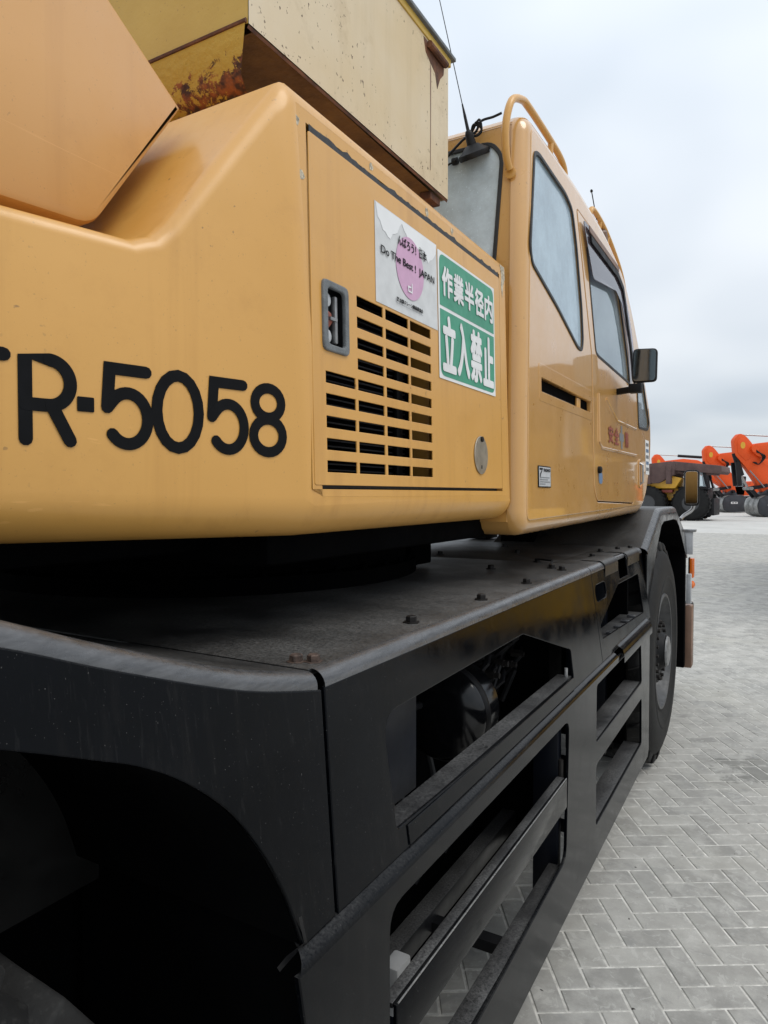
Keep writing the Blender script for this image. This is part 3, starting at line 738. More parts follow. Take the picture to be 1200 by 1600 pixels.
# cut the doorway into the side face
bm.faces.ensure_lookup_table()
sf = max((f for f in bm.faces if f.normal.x > .95 and abs(f.normal.y) < .1), key=lambda f: f.calc_area())
loop_e = list(sf.edges)
dy0, dy1, dz0, dz1 = 1.046, 2.056, 1.629, 2.303
sloop = [(l.vert.co.y, l.vert.co.z, l.vert.co.x) for l in sf.loops]
bm.faces.remove(sf)
hv = [bm.verts.new(HS(*q, -.001)) for q in ((dy0, dz0), (dy1, dz0), (dy1, dz1), (dy0, dz1))]
hb = [bm.verts.new((v.co.x - .035, v.co.y, v.co.z)) for v in hv]
for i in range(4): bm.faces.new((hv[i], hv[(i + 1) % 4], hb[(i + 1) % 4], hb[i]))
me = bpy.data.meshes.new('engine_hood'); bm.to_mesh(me); bm.free()
hood = link('engine_hood', me, 'tan_paint', crane, 30)
plate('hood_side', [(q[0], q[1]) for q in sloop], [rect(dy0, dy1, dz0, dz1)], .003, HS, 'tan_paint', hood, bevel=.0004)
# inside: dark lining, radiator
G().box(-1.28, -.86, 1.02, 2.11, 1.60, 2.33).build('hood_lining', 'interior_black', crane)
rad = G().box(-.855, -.835, 1.08, 1.56, 1.64, 2.08).build('radiator', 'interior_black', crane)
for k in range(34): G().box(-.835, -.828, 1.085, 1.555, 1.645 + k * .0125, 1.648 + k * .0125).build('radiator_fin', 'machine_dark', rad, smooth=None)
G().box(-.855, -.80, 1.635, 1.70, 1.62, 2.2).build('hood_post', 'tan_paint', crane, bevel=.003)
G().box(-.827, -.815, 1.49, 1.52, 1.62, 1.95).build('hood_post', 'black_ink', crane, bevel=.003)
# seal round the doorway
seal = [(dy0 + .001, dz0 + .001), (dy1 - .001, dz0 + .001), (dy1 - .001, dz1 - .001), (dy0 + .001, dz1 - .001)]
plate('door_seal', seal, [rect(dy0 + .03, dy1 - .03, dz0 + .03, dz1 - .03)], .006, lambda u, v, w: HS(u, v, w - .018), 'rubber_seal', hood)

# ---- louvred door
cols = ((1.094, 1.201), (1.211, 1.319), (1.330, 1.437), (1.447, 1.557))
slots = []
for k in range(9):
    z0 = 1.662 + k * .0428
    for ci, (a, b_) in enumerate(cols):
        if ci == 0 and k > 4: continue
        slots.append(rect(a, b_, z0, z0 + .0225))
hnd = rect(1.090, 1.168, 1.902, 2.022, .008)
door = plate('engine_door', rnd([(dy0 + .0055, dz0 + .008), (dy1 - .005, dz0 + .008), (dy1 - .005, dz1 - .014), (dy0 + .0055, dz1 - .012)], .006), slots + [hnd], .0035, lambda u, v, w: HS(u, v, w + .0015), 'tan_paint', crane, bevel=.001)
# recessed latch
latch = plate('latch_frame', rect(1.084, 1.174, 1.894, 2.030, .014), [rect(1.100, 1.160, 1.908, 2.016, .01)], .010, lambda u, v, w: HS(u, v, w + .007), 'grey_plastic', door, bevel=.003)
G().add([HS(*q) for q in ((1.094, 1.902, -.02), (1.166, 1.902, -.02), (1.166, 2.022, -.02), (1.094, 2.022, -.02), (1.094, 1.902, .002), (1.166, 1.902, .002), (1.166, 2.022, .002), (1.094, 2.022, .002))],
    [(0, 1, 2, 3), (0, 1, 5, 4), (1, 2, 6, 5), (2, 3, 7, 6), (3, 0, 4, 7)]).build('latch_cup', 'machine_dark', latch, fixn=False)
for zz_ in (1.927, 1.997): G().lathe([(-.004, .014), (.004, .013), (.006, .007)], HS(1.117, zz_, -.012), (1, 0, 0), 18).build('lock_button', 'white_metal', latch)
G().lathe([(-.004, .017), (.004, .017), (.006, .013)], HS(1.118, 1.961, -.012), (1, 0, 0), 6).build('latch_knob', 'red_knob', latch)
G().beam(HS(1.142, 1.915, -.008), HS(1.142, 2.008, -.008), .010, .010, (1, 0, 0)).build('latch_lever', 'grey_metal', latch, bevel=.003)
G().beam(HS(1.118, 1.961, -.004), HS(1.142, 1.961, -.004), .006, .006).build('latch_link', 'grey_metal', latch)
# oval keyhole cover
oval = plate('keyhole_cover', ell(1.872, 1.732, .050, .055), [], .004, lambda u, v, w: HS(u, v, w + .006), 'brass_grey', door, bevel=.0015)
G().lathe([(0, .008), (.004, .008), (.006, .004)], HS(1.874, 1.778, .006), (1, 0, 0), 12).build('rivet', 'dark_bolt', oval)
flat('key_slot', rect(1.868, 1.876, 1.693, 1.703), lambda u, v, w: HS(u, v, w + .005), 'black_ink', oval)
# paint wrinkles and chips on the hood rim
for y, z in ((1.02, 2.295), (1.28, 2.318), (1.55, 2.315), (1.70, 2.318), (1.03, 2.20)):
    rr = random.Random(int(y * 100)); pts = []
    for k in range(9):
        a = 2 * math.pi * k / 9; q = rr.uniform(.5, 1)
        pts.append((y + .011 * q * math.cos(a), z + .012 * q * math.sin(a)))
    flat('paint_chip', pts, HS, 'peeled', hood, .0008, .0008)
pts = [(2.062, 2.335), (2.075, 2.30), (2.07, 2.27), (2.08, 2.235), (2.09, 2.275), (2.105, 2.30), (2.10, 2.335)]
flat('paint_chip', pts, HS, 'peeled', hood, .0008, .0008)
# ragged black sealant in the gap along the top of the door
rr = random.Random(5); tp = []; bt = []
for k in range(61):
    y = dy0 + .01 + (dy1 - dy0 - .02) * k / 60
    tp.append((y, dz1 - .002 + rr.uniform(-.001, .004) * (1 if k % 4 else 2))); bt.append((y, dz1 - .0145))
flat('sealant', tp + bt[::-1], lambda u, v, w: HS(u, v, w - .0005), 'rubber_seal', hood, .0008, .001)

# ---- stickers on the door
MP = lambda u, v, w: HS(u, v, w + .0018)
st = flat('safety_poster', [(1.289, 2.250), (1.288, 2.034), (1.597, 2.034), (1.596, 2.249)][::-1], MP, 'paper_grey', door, .0008, .0006)
# the top layer has peeled off, leaving a ragged brighter patch
rr = random.Random(11); bot = []
for k in range(27):
    u = 1.300 + .290 * k / 26
    v = 2.228 - .03 * math.sin(k * .35) ** 2 - rr.uniform(0, .02) + (.018 if 8 < k < 13 else 0)
    bot.append((u, min(v, 2.24)))
flat('peeled_patch', bot + [(1.592, 2.247), (1.293, 2.248)], MP, 'paper_white', st, .0016, .0004)
flat('red_disc', ell(1.449, 2.147, .070, .072, 40), MP, 'pink_print', st, .0022, .0004)
text('poster_line', 'んばろう！日本', (1.388, 1.534, 2.186, 2.210), MP, 'black_ink', st, .0004, lift=.0030)
text('poster_line', 'Do The Best !  JAPAN', (1.310, 1.576, 2.139, 2.162), MP, 'black_ink', st, .0004, lift=.0030)
text('poster_line', '全国クレーン建設業協会', (1.391, 1.510, 2.056, 2.066), MP, 'black_ink', st, .0004, lift=.0030)
text('poster_line', '社団', (1.377, 1.388, 2.061, 2.066), MP, 'black_ink', st, .0002, lift=.0030)
text('poster_line', '法人', (1.377, 1.388, 2.0555, 2.0605), MP, 'black_ink', st, .0002, lift=.0030)
text('poster_line', 'JAPAN CRANE CONTRACTORS ASSOCIATION', (1.377, 1.510, 2.050, 2.0535), MP, 'grey_ink', st, 0, lift=.0030)
def stroke(name, pts, wd, mp, mat, parent, lift=.001, T=.0008, closed=False, n=5):
    pts = [Vector(p) for p in pts]; L, Rr = [], []; m = len(pts)
    for i, p in enumerate(pts):
        a = pts[i - 1] if (i or closed) else p; c = pts[(i + 1) % m] if (i < m - 1 or closed) else p
        t = (c - a).normalized(); nn = Vector((-t.y, t.x)); k = 1.
        if a is not p and c is not p:
            k = 1 / max(.5, nn.dot(Vector((-(p - a).normalized().y, (p - a).normalized().x))))
        L.append(p + nn * wd / 2 * k); Rr.append(p - nn * wd / 2 * k)
    if closed: return plate(name, [tuple(q) for q in L], [[tuple(q) for q in Rr]], T, lambda u, v, w: mp(u, v, w + lift), mat, parent, bevel=T * .2)
    def cap(c, t):
        a0 = math.atan2(t.y, t.x) + math.pi / 2
        return [c + Vector((math.cos(a0 - math.pi * k / n), math.sin(a0 - math.pi * k / n))) * wd / 2 for k in range(1, n)]
    loop = L + cap(pts[-1], (pts[-1] - pts[-2]).normalized()) + Rr[::-1] + cap(pts[0], (pts[0] - pts[1]).normalized())
    return plate(name, [tuple(q) for q in loop], [], T, lambda u, v, w: mp(u, v, w + lift), mat, parent, bevel=T * .2)
stroke('crane_mark', [(1.452, 2.112), (1.452, 2.092), (1.434, 2.092), (1.433, 2.102), (1.446, 2.103)], .0035, MP, 'paper_white', st, .0042, .0004)

GP = plate('warning_sign', rect(1.601, 1.999, 1.916, 2.242, .004), [], .0012, lambda u, v, w: HS(u, v, w + .0036), 'white_paint', door, bevel=.0003)
flat('sign_panel', rnd([(1.609, 2.103), (1.990, 2.103), (1.990, 2.235, .025), (1.609, 2.235, .025)], .002, 5), HS, 'green_sign', GP, .0042, .0004)
flat('sign_panel', rnd([(1.609, 1.924, .025), (1.990, 1.924, .025), (1.990, 2.094), (1.609, 2.094)], .002, 5), HS, 'green_sign', GP, .0042, .0004)
for k, ch in enumerate('作業半径内'):
    text('sign_character', ch, (1.619 + k * .0735, 1.619 + k * .0735 + .068, 2.130, 2.208), HS, 'white_paint', GP, .0030, lift=.0056)
for k, ch in enumerate('立入禁止'):
    text('sign_character', ch, (1.617 + k * .0925, 1.617 + k * .0925 + .087, 1.936, 2.084), HS, 'white_paint', GP, .0052, lift=.0056)

# ---- fleet number on the tapered rear flank
sw = .0180
def arcp(cu, cv, a, b_, t0, t1, n=28): return [(cu + a * math.cos(R(t0 + (t1 - t0) * k / n)), cv + b_ * math.sin(R(t0 + (t1 - t0) * k / n))) for k in range(n + 1)]
h = sw / 2; zB, zT = 1.685 + h, 1.812 - h
letters = []
def gl(*paths, u0): letters.append([[(u0 + p[0], p[1]) for p in q] for q in paths])
gl([(-.085, zT), (-.006, zT)], [(-.045, zT), (-.045, zB)], u0=-.520)
um = zB + .047
gl([(0, zB), (0, zT), (.032, zT)] , [(.032, zT)] + arcp(.030, (zT + um) / 2, .029, (zT - um) / 2, 90, -90)[1:] + [(0, um)], [(.034, um), (.058, zB)], u0=-.500)
flat('fleet_number', rect(-.432, -.408, 1.7365, 1.7575, .002), TRM, 'black_ink', hood, .0016, .0006)
five = lambda u: gl([(.060, zT), (.004, zT), (0, zB + .052)] , [(0, zB + .052)] + arcp(.031, zB + .0375, .031, .0375, 140, -140, 26), u0=u)
five(-.389)
gl(arcp(.0, (zT + zB) / 2, .036, (zT - zB) / 2 + .002, 0, 342, 19), u0=-.276)
five(-.216)
gl(arcp(0, zT - .0245, .028, .0255, 0, 345, 23), arcp(0, zB + .0275, .031, .0285, 0, 345, 23), u0=-.104)
for gi, paths in enumerate(letters):
    for pi_, q in enumerate(paths):
        closed = len(q) > 2 and (Vector(q[0]) - Vector(q[-1])).length < .02
        stroke('fleet_number', q, sw, TRM, 'black_ink', hood, .0016 + .0003 * pi_, .0006, closed)

# ---- rear housing behind the ledge
XH = -.95
ho = rnd([(.30, 2.02), (.735, 2.045, .03), (.924, 2.319, .006), (.10, 2.87), (-.6, 2.9), (-.6, 2.02)], .02)
plate('rear_housing', ho, [], .62, lambda u, v, w: (XH + w, u, v), 'tan_housing', crane, bevel=.012, smooth=40)

# ---- cream steel box above the hood
x0, x1, y0, y1, z0, z1 = -1.75, -.93, 1.083, 2.036, 2.558, 2.990
tb = 0.004
boxr = G()
boxr.add([(x1, y0, z0), (x1, y1, z0), (x1, y1, z1), (x1, y0, z1), (x0, y0, z0), (x0, y1, z0), (x0, y1, z1), (x0, y0, z1)], [(0, 1, 2, 3), (1, 5, 6, 2), (5, 4, 7, 6)])
tankbox = boxr.build('oil_tank', 'cream_paint', crane, smooth=None, fixn=False)
G().add([(x1 - .001, y0 - .001, z0), (x0, y0 - .001, z0), (x0, y0 - .001, z1), (x1 - .001, y0 - .001, z1)], [(3, 2, 1, 0)]).build('tank_end', 'mustard_paint', tankbox, smooth=None)
G().tube([(x1 - .004, y0 - .003, z0 + .006), (-1.5, y0 - .003, z0 + .006)], .005, 6).build('rusty_seam', 'rust', tankbox)
# sloping lip below the end plate, with rust eating through
G().strip([[(x1 - .006, y0 - .004, z0 + .004), (-1.60, y0 - .004, z0 + .004)], [(x1 - .03, y0 + .010, z0 - .085), (-1.60, y0 + .010, z0 - .085)], [(x1 - .04, y0 + .04, z0 - .105), (-1.60, y0 + .04, z0 - .105)], [(x1 - .05, y0 + .10, z0 - .09), (-1.60, y0 + .10, z0 - .09)]]).build('tank_lip', 'mustard_rusty', tankbox, smooth=60)
G().add([(x1 - .004, y0 + .02, z0 - .004), (x1 - .02, y1 - .012, z0 - .004), (x0, y1 - .012, z0 - .004), (x0, y0 + .02, z0 - .004)], [(0, 1, 2, 3)]).build('tank_underside', 'brown_under', tankbox, smooth=None)
G().add([(x1 - .001, y0, z0 - .002), (x1 - .001, y1, z0 - .002), (x1 - .004, y1, z0 - .008), (x1 - .004, y0, z0 - .008)], [(0, 1, 2, 3)]).build('tank_seam', 'rust', tankbox, smooth=None)
G().box(x1 - .05, x1 - .012, y1 - .10, y1 - .03, z0 - .03, z0 - .004).build('tank_foot', 'rust', tankbox, bevel=.004)
lid = G().box(x0 - .02, x1 + .014, y0 - .01, y1 + .032, z1 + .012, z1 + .024).build('tank_lid', 'grey_plastic', tankbox, bevel=.003)
G().box(x0, x1 + .004, y0, y1 + .014, z1 - .012, z1 + .012).build('lid_rim', 'mustard_paint', lid, bevel=.002)
rr = random.Random(2)
flat('rust_patch', [(1.86, 2.972), (1.935, 2.972), (2.005, 2.966), (2.0, 2.93), (1.975, 2.905), (1.955, 2.865), (1.94, 2.905), (1.905, 2.92), (1.875, 2.935)], lambda u, v, w: (x1 + w, u, v), 'rust', tankbox, .001, .001)
G().tube([(x1 + .010, 1.88, 2.958), (x1 + .010, 2.0, 2.958)], .010, 10).build('hinge', 'rust', tankbox)
pts = []
flat('rust_run', [(1.905, 2.92), (1.912, 2.90), (1.911, 2.72), (1.909, 2.60), (1.906, 2.60), (1.907, 2.74), (1.905, 2.88)], lambda u, v, w: (x1 + w, u, v), 'amber_brown', tankbox, .0008, .0006)
cr_ = [(1.33, 2.985), (1.37, 2.965), (1.40, 2.955), (1.43, 2.935), (1.47, 2.93)]
stroke('paint_crack', cr_, .003, lambda u, v, w: (x1 + w, u, v), 'rust', tankbox, .0008, .0006)

# ================================================================== cab
def XC(z): return -.715 - LEAN * (z - 1.6)
def YR(z): return 2.14 + .088 * (z - 1.6)
KM = lambda u, v, w: (XC(v) + w, u, v)
rc = .05
prof = [(2.19, 1.532), (4.36, 1.555), (4.50, 1.62), (4.62, 1.75), (4.715, 1.93), (4.70, 2.13), (4.40, 2.42), (4.10, 2.66), (3.90, 2.775), (3.45, 2.855), (2.9, 2.875), (2.30, 2.86)]
prof = rnd([(*p, .03) if i in (0, 11) else p for i, p in enumerate(prof)], .12, 4)
qw = rnd([(2.325, 2.785), (2.375, 2.80), (2.722, 2.792), (2.82, 2.765), (2.88, 2.64), (2.95, 2.405), (2.965, 2.27), (2.945, 2.222), (2.878, 2.221), (2.577, 2.318), (2.280, 2.395), (2.262, 2.447)], .035)
dwin = rnd([(3.045, 2.69), (3.195, 2.262), (3.235, 2.25), (4.015, 2.228), (3.955, 2.36), (3.735, 2.66), (3.608, 2.69)], .03)
fwin = rnd([(4.24, 2.262), (4.45, 2.30), (4.655, 2.06), (4.585, 2.02), (4.273, 2.01)], .03)
vent = rect(2.366, 3.098, 1.978, 2.025, .004)
# door outline groove is cut clean through as a gap
doorp = rnd([(2.89, 2.80), (3.125, 2.22), (3.128, 1.65), (3.185, 1.585), (4.085, 1.565), (4.20, 1.70), (4.235, 1.90), (4.20, 2.22), (3.86, 2.735), (3.70, 2.80)], .03)
cab = plate('cab', prof, [qw, fwin, vent, doorp], .02, KM, 'tan_gloss', crane, bevel=.004)
def shrink(poly, d):
    c = [sum(q[i] for q in poly) / len(poly) for i in (0, 1)]; out = []
    m = len(poly)
    area = sum(poly[i][0] * poly[(i + 1) % m][1] - poly[(i + 1) % m][0] * poly[i][1] for i in range(m))
    sg = 1 if area > 0 else -1
    for i in range(m):
        a, p, b_ = Vector(poly[i - 1]), Vector(poly[i]), Vector(poly[(i + 1) % m])
        t = (b_ - a).normalized(); out.append(tuple(p + Vector((-t.y, t.x)) * d * sg))
    return out
cdoor = plate('cab_door', shrink(doorp, .005), [dwin], .022, lambda u, v, w: KM(u, v, w + .002), 'tan_gloss', crane, bevel=.003)
plate('door_seal', shrink(doorp, -.004), [shrink(doorp, .02)], .004, lambda u, v, w: KM(u, v, w - .024), 'rubber_seal', cdoor)
for nm, win, par, mt in (('quarter_window', qw, cab, 'glass_dusty'), ('door_window', dwin, cdoor, 'glass_clear'), ('front_side_window', fwin, cab, 'glass_clear')):
    wo_ = plate(nm, shrink(win, -.001), [], .004, lambda u, v, w: KM(u, v, w - .006), mt, par, bevel=.0005)
    plate('window_seal', shrink(win, -.006), [shrink(win, .008)], .006, lambda u, v, w: KM(u, v, w + .0045), 'rubber_seal', wo_, bevel=.002)
# bodywork wrapped round the profile (corner, roof, nose), rear left open for the back plate
def wrap_rows(pr, zoff=0):
    rows = []
    m = len(pr)
    area = sum(pr[i][0] * pr[(i + 1) % m][1] - pr[(i + 1) % m][0] * pr[i][1] for i in range(m)); sg = 1 if area > 0 else -1
    for i in range(m):
        a, p, b_ = Vector(pr[i - 1]), Vector(pr[i]), Vector(pr[(i + 1) % m])
        t = (b_ - a).normalized(); nn = -Vector((-t.y, t.x)) * sg
        row = []
        for k in range(7):
            al = k / 6 * math.pi / 2; q = p + nn * (rc * math.sin(al))
            row.append((XC(p.y) - .003 - rc + rc * math.cos(al), q.x, q.y))
        rows.append((row, nn, p))
    return rows
WR = wrap_rows(prof)
gA = G(); gB = G()
rows = [q[0] for q in WR] + [WR[0][0]]
gA.strip(rows); gA.build('cab_corner', 'tan_gloss', cab, smooth=50)
for i in range(len(WR)):
    a, b_ = WR[i], WR[(i + 1) % len(WR)]
    if a[2].x < 2.33 and b_[2].x < 2.33 and a[1].x < -.8 and b_[1].x < -.8: continue     # rear
    gB.add([a[0][-1], b_[0][-1], (-1.75, *b_[0][-1][1:]), (-1.75, *a[0][-1][1:])], [(0, 1, 2, 3)])
shell = gB.build('cab_shell', 'tan_gloss', cab, smooth=40)
def RM(u, v, w): return (u, YR(v) - w, v)
rq = min(p[2].x for p in WR)
rw = rnd([(-.845, 2.30), (-.825, 2.76), (-.865, 2.815), (-1.56, 2.83), (-1.6, 2.78), (-1.58, 2.30)], .03)
rw_ = [(u, v) for u, v in rw]
ys = sorted([(p[2].y, p[0][-1][1]) for p in WR if p[2].x < 2.36 and p[1].x < -.8])
z_lo, z_hi = ys[0], ys[-1]
def RB(u, v, w): return (u, z_lo[1] + (v - z_lo[0]) * (z_hi[1] - z_lo[1]) / (z_hi[0] - z_lo[0]) - w, v)
xe = lambda z: XC(z) - .003 - rc
rear = plate('cab_back', [(xe(z_lo[0]), z_lo[0] - .02), (xe(z_hi[0]), z_hi[0] + .028), (-1.75, z_hi[0] + .028), (-1.75, z_lo[0] - .02)], [rw], .016, RB, 'tan_gloss', cab, bevel=.001)
rgl = plate('rear_window', shrink(rw, -.002), [], .004, lambda u, v, w: RB(u, v, w - .004), 'glass_rear', cab, bevel=.0005)
plate('window_seal', shrink(rw, -.006), [shrink(rw, .008)], .006, lambda u, v, w: RB(u, v, w + .0045), 'rubber_seal', rgl, bevel=.002)
# far side of the cab with its own window, floor, windscreen, seat
plate('cab_far_side', prof, [rnd([(2.35, 2.25), (4.3, 2.25), (3.8, 2.72), (2.40, 2.76)], .05)], .02, lambda u, v, w: (-1.75 + w, u, v), 'cab_lining', cab)
G().box(-1.73, -.76, 2.22, 4.4, 1.56, 1.60).build('cab_floor', 'machine_dark', cab)
seat = G().box(-1.45, -1.0, 2.75, 3.25, 1.95, 2.08).build('seat', 'seat_cloth', cab, bevel=.04)
G().add([(-1.42, 2.60, 2.05), (-1.03, 2.60, 2.05), (-1.03, 2.74, 2.05), (-1.42, 2.74, 2.05), (-1.38, 2.45, 2.62), (-1.07, 2.45, 2.62), (-1.07, 2.55, 2.62), (-1.38, 2.55, 2.62)], [(0, 1, 2, 3), (4, 5, 6, 7), (0, 1, 5, 4), (1, 2, 6, 5), (2, 3, 7, 6), (3, 0, 4, 7)]).build('backrest', 'seat_cloth', seat, bevel=.03)
G().box(-1.5, -1.0, 3.9, 4.3, 1.6, 2.05).build('dashboard', 'machine_dark', cab, bevel=.04)
G().lathe([(-.012, .19), (0, .205), (.012, .19), (0, .178)], (-1.22, 3.72, 2.12), (0, -.5, .86), 28, True).build('steering_wheel', 'black_flat', cab)
# fixed window vent panel with the black slot
vp = plate('vent_frame', rnd([(2.340, 1.943), (3.112, 1.943), (3.112, 2.074), (2.340, 2.074)], .012), [shrink(vent, -.001)], .004, lambda u, v, w: KM(u, v, w + .0016), 'tan_gloss', cab, bevel=.0012)
G().box(-.86, -.745, 2.36, 3.10, 1.96, 2.05).build('vent_cavity', 'interior_black', vp)
G().box(-.744, -.735, 2.90, 2.96, 1.98, 2.022).build('vent_latch', 'tan_paint', vp, bevel=.003)
# data plate
dp = plate('data_plate', rect(2.308, 2.456, 1.643, 1.718, .003), [], .002, lambda u, v, w: KM(u, v, w + .003), 'black_ink', cab, bevel=.0005)
flat('plate_face', rect(2.314, 2.450, 1.647, 1.714), KM, 'white_metal', dp, .0036, .0005)
stroke('maker_mark', [(2.322, 1.707), (2.352, 1.707), (2.330, 1.690), (2.326, 1.682)], .007, KM, 'black_ink', dp, .0046, .0004)
text('plate_text', 'TADANO', (2.362, 2.440, 1.698, 1.709), KM, 'black_ink', dp, .0008, lift=.0052)
for k, wd in enumerate((.11, .09, .115, .06)): flat('plate_line', rect(2.324, 2.324 + wd, 1.676 - k * .0075, 1.679 - k * .0075), KM, 'grey_ink', dp, .0046, .0004)
# door pressing, lettering, knobs, handle
for path in ([(3.232, 2.08), (3.232, 1.86), (3.29, 1.835), (3.7, 1.838), (4.17, 1.842)], [(3.40, 2.075), (3.645, 1.992), (4.17, 1.992)]):
    G().tube([KM(u, v, .0025) for u, v in path], .0065, 8).build('door_crease', 'tan_gloss', cdoor)
for k, ch in enumerate('安全'): text('door_lettering', ch, (3.43 + k * .135, 3.545 + k * .135, 1.868, 1.955), KM, 'red_ink', cdoor, .003, lift=.0045)
flat('safety_cross', [(3.70, 1.895), (3.735, 1.895), (3.735, 1.855), (3.775, 1.855), (3.775, 1.895), (3.81, 1.895), (3.81, 1.935), (3.775, 1.935), (3.775, 1.975), (3.735, 1.975), (3.735, 1.935), (3.70, 1.935)], KM, 'grey_ink', cdoor, .0035, .0006)
for k, ch in enumerate('第一'): text('door_lettering', ch, (3.835 + k * .12, 3.94 + k * .12, 1.868 + .045 * k, 1.955 - .036 * k), KM, 'red_ink', cdoor, .003, lift=.0045)
G().lathe([(0, .016), (.012, .016), (.016, .010)], KM(3.21, 1.73, .003), (1, 0, 0), 16).build('door_lock', 'black_flat', cdoor)
flat('round_sticker', rect(3.215, 3.29, 1.667, 1.722, .025, 4), KM, 'blue_sticker', cdoor, .0035, .0006)
hd = plate('handle_recess', rnd([(4.25, 1.655), (4.335, 1.655), (4.335, 1.825), (4.25, 1.825)], .035), [rnd([(4.262, 1.668), (4.323, 1.668), (4.323, 1.812), (4.262, 1.812)], .028)], .008, lambda u, v, w: KM(u, v, w + .006), 'tan_gloss', cab, bevel=.003)
G().tube([KM(4.27, 1.68, .006), KM(4.27, 1.69, .022), KM(4.27, 1.79, .022), KM(4.27, 1.80, .006)], .007, 8).build('door_handle', 'steel', hd)
flat('handle_cup', rnd([(4.262, 1.668), (4.323, 1.668), (4.323, 1.812), (4.262, 1.812)], .028), KM, 'amber_brown', hd, .0015, .0006)
ws = flat('inspection_sticker', rect(4.50, 4.63, 1.742, 1.955), KM, 'white_paint', cab, .0015, .0006)
for k in range(5): flat('sticker_print', rect(4.52, 4.61, 1.765 + k * .038, 1.785 + k * .038), KM, 'blue_sticker' if k % 2 else 'grey_ink', ws, .0028, .0004)
# tinted wind deflector over the door window
vis = [(2.955, 2.772), (3.30, 2.785), (3.70, 2.755), (3.86, 2.66), (4.00, 2.52), (4.075, 2.40), (4.10, 2.24), (4.00, 2.24), (3.93, 2.42), (3.74, 2.60), (3.60, 2.635), (3.10, 2.56)]
plate('wind_deflector', rnd(vis, .03), [], .003, lambda u, v, w: KM(u, v, w + .018 - .006 * max(0, (v - 2.6) / .2)), 'visor_tint', cdoor, bevel=.0008)
plate('deflector_strip', rnd([(3.06, 2.705), (3.612, 2.705), (3.75, 2.672), (3.975, 2.365), (4.03, 2.23), (4.06, 2.23), (4.0, 2.39), (3.77, 2.70), (3.63, 2.735), (3.05, 2.735)], .01), [], .006, lambda u, v, w: KM(u, v, w + .0235), 'black_flat', cdoor, bevel=.0015)
plate('deflector_rail', rnd([(3.03, 2.742), (3.65, 2.742), (3.66, 2.768), (3.02, 2.768)], .008), [], .004, lambda u, v, w: KM(u, v, w + .0225), 'amber_brown', cdoor, bevel=.001)
# roof rails
rail1 = G().tube(smooth_path([(-.79, 2.215, 2.695), (-.79, 2.185, 2.73), (-.785, 2.165, 2.81), (-.775, 2.19, 2.90), (-.77, 2.275, 2.945), (-.77, 2.36, 2.957), (-.77, 2.62, 2.957), (-.77, 2.76, 2.948), (-.77, 2.815, 2.92), (-.77, 2.82, 2.87)]), .0125, 12).build('roof_rail', 'tan_paint', cab)
G().tube([(-.77, 2.62, 2.957), (-.775, 2.62, 2.86)], .011, 10).build('rail_post', 'tan_paint', rail1)
G().lathe([(0, .02), (.004, .02), (.006, .014)], (-.79, 2.228, 2.688), (0, -1, 0), 14).build('rail_foot', 'tan_paint', rail1)
rail2 = G().tube(smooth_path([(-.78, 3.28, 2.86), (-.775, 3.27, 2.92), (-.77, 3.33, 2.945), (-.77, 3.6, 2.925), (-.77, 3.95, 2.83), (-.77, 4.12, 2.70)]), .0125, 10).build('roof_rail', 'tan_paint', cab)
for y, z in ((3.45, 2.94), (3.62, 2.92)): G().tube([(-.77, y, z), (-.78, y, z - .085)], .011, 8).build('rail_post', 'tan_paint', rail2)
wl = G().lathe([(0, .045), (.06, .045), (.08, .03)], (-.80, 3.56, 2.86), (0, -.4, 1), 16).build('work_lamp', 'amber_brown', cab)
ra = G().tube([(-.775, 3.40, 2.93), (-.775, 3.30, 3.02)], .0025, 6).build('roof_antenna', 'cable_black', cab)
G().lathe([(0, .006), (.008, .006), (.012, .003)], (-.775, 3.297, 3.022), (0, -.7, .7), 8).build('antenna_tip', 'cable_black', ra)
# whip antenna stuck on the rear window
ab = Vector(RB(-.922, 2.775, .006)); ax_ = Vector((-.10, -.50, .86)).normalized()
an = G().lathe([(0, .052), (.010, .055), (.018, .053), (.026, .040), (.040, .024), (.043, .016), (.075, .014), (.085, .010), (.088, .006)], ab, ax_, 28).build('whip_antenna', 'cable_black', cab, smooth=40)
tip0 = ab + ax_ * .085
dirw = Vector((-.17, -.17, .97)).normalized()
G().tube([tip0, tip0 + dirw * .05, tip0 + dirw * .09], [.006, .005, .0025], 8).build('antenna_spring', 'cable_black', an)
G().tube([tip0 + dirw * .09, tip0 + dirw * .5, tip0 + dirw * 1.1], [.0017, .0015, .0012], 6).build('antenna_whip', 'cable_black', an)
G().lathe([(0, .012), (.02, .012)], ab + Vector((-.065, 0, .005)), (-1, 0, 0), 10).build('cable_plug', 'cable_black', an)
G().tube(smooth_path([ab + Vector((-.07, -.01, 0)), ab + Vector((-.12, .0, -.004)), ab + Vector((-.25, .02, -.01))]), .0035, 6).build('antenna_cable', 'cable_black', an)
G().tube(smooth_path([(-1.03, 2.23, 2.79), (-.96, 2.235, 2.845), (-.92, 2.24, 2.86), (-.90, 2.238, 2.89), (-.86, 2.25, 2.90), (-.83, 2.25, 2.905)]), .0045, 6).build('antenna_cable', 'cable_black', an)
for k in range(3): G().tube(smooth_path([(-.93, 2.225, 2.85), (-.915 + .01 * k, 2.21, 2.87 + .006 * k), (-.89, 2.22, 2.855 - .004 * k), (-.91, 2.22, 2.835), (-.93, 2.225, 2.85)]), .004, 6).build('cable_loop', 'cable_black', an)

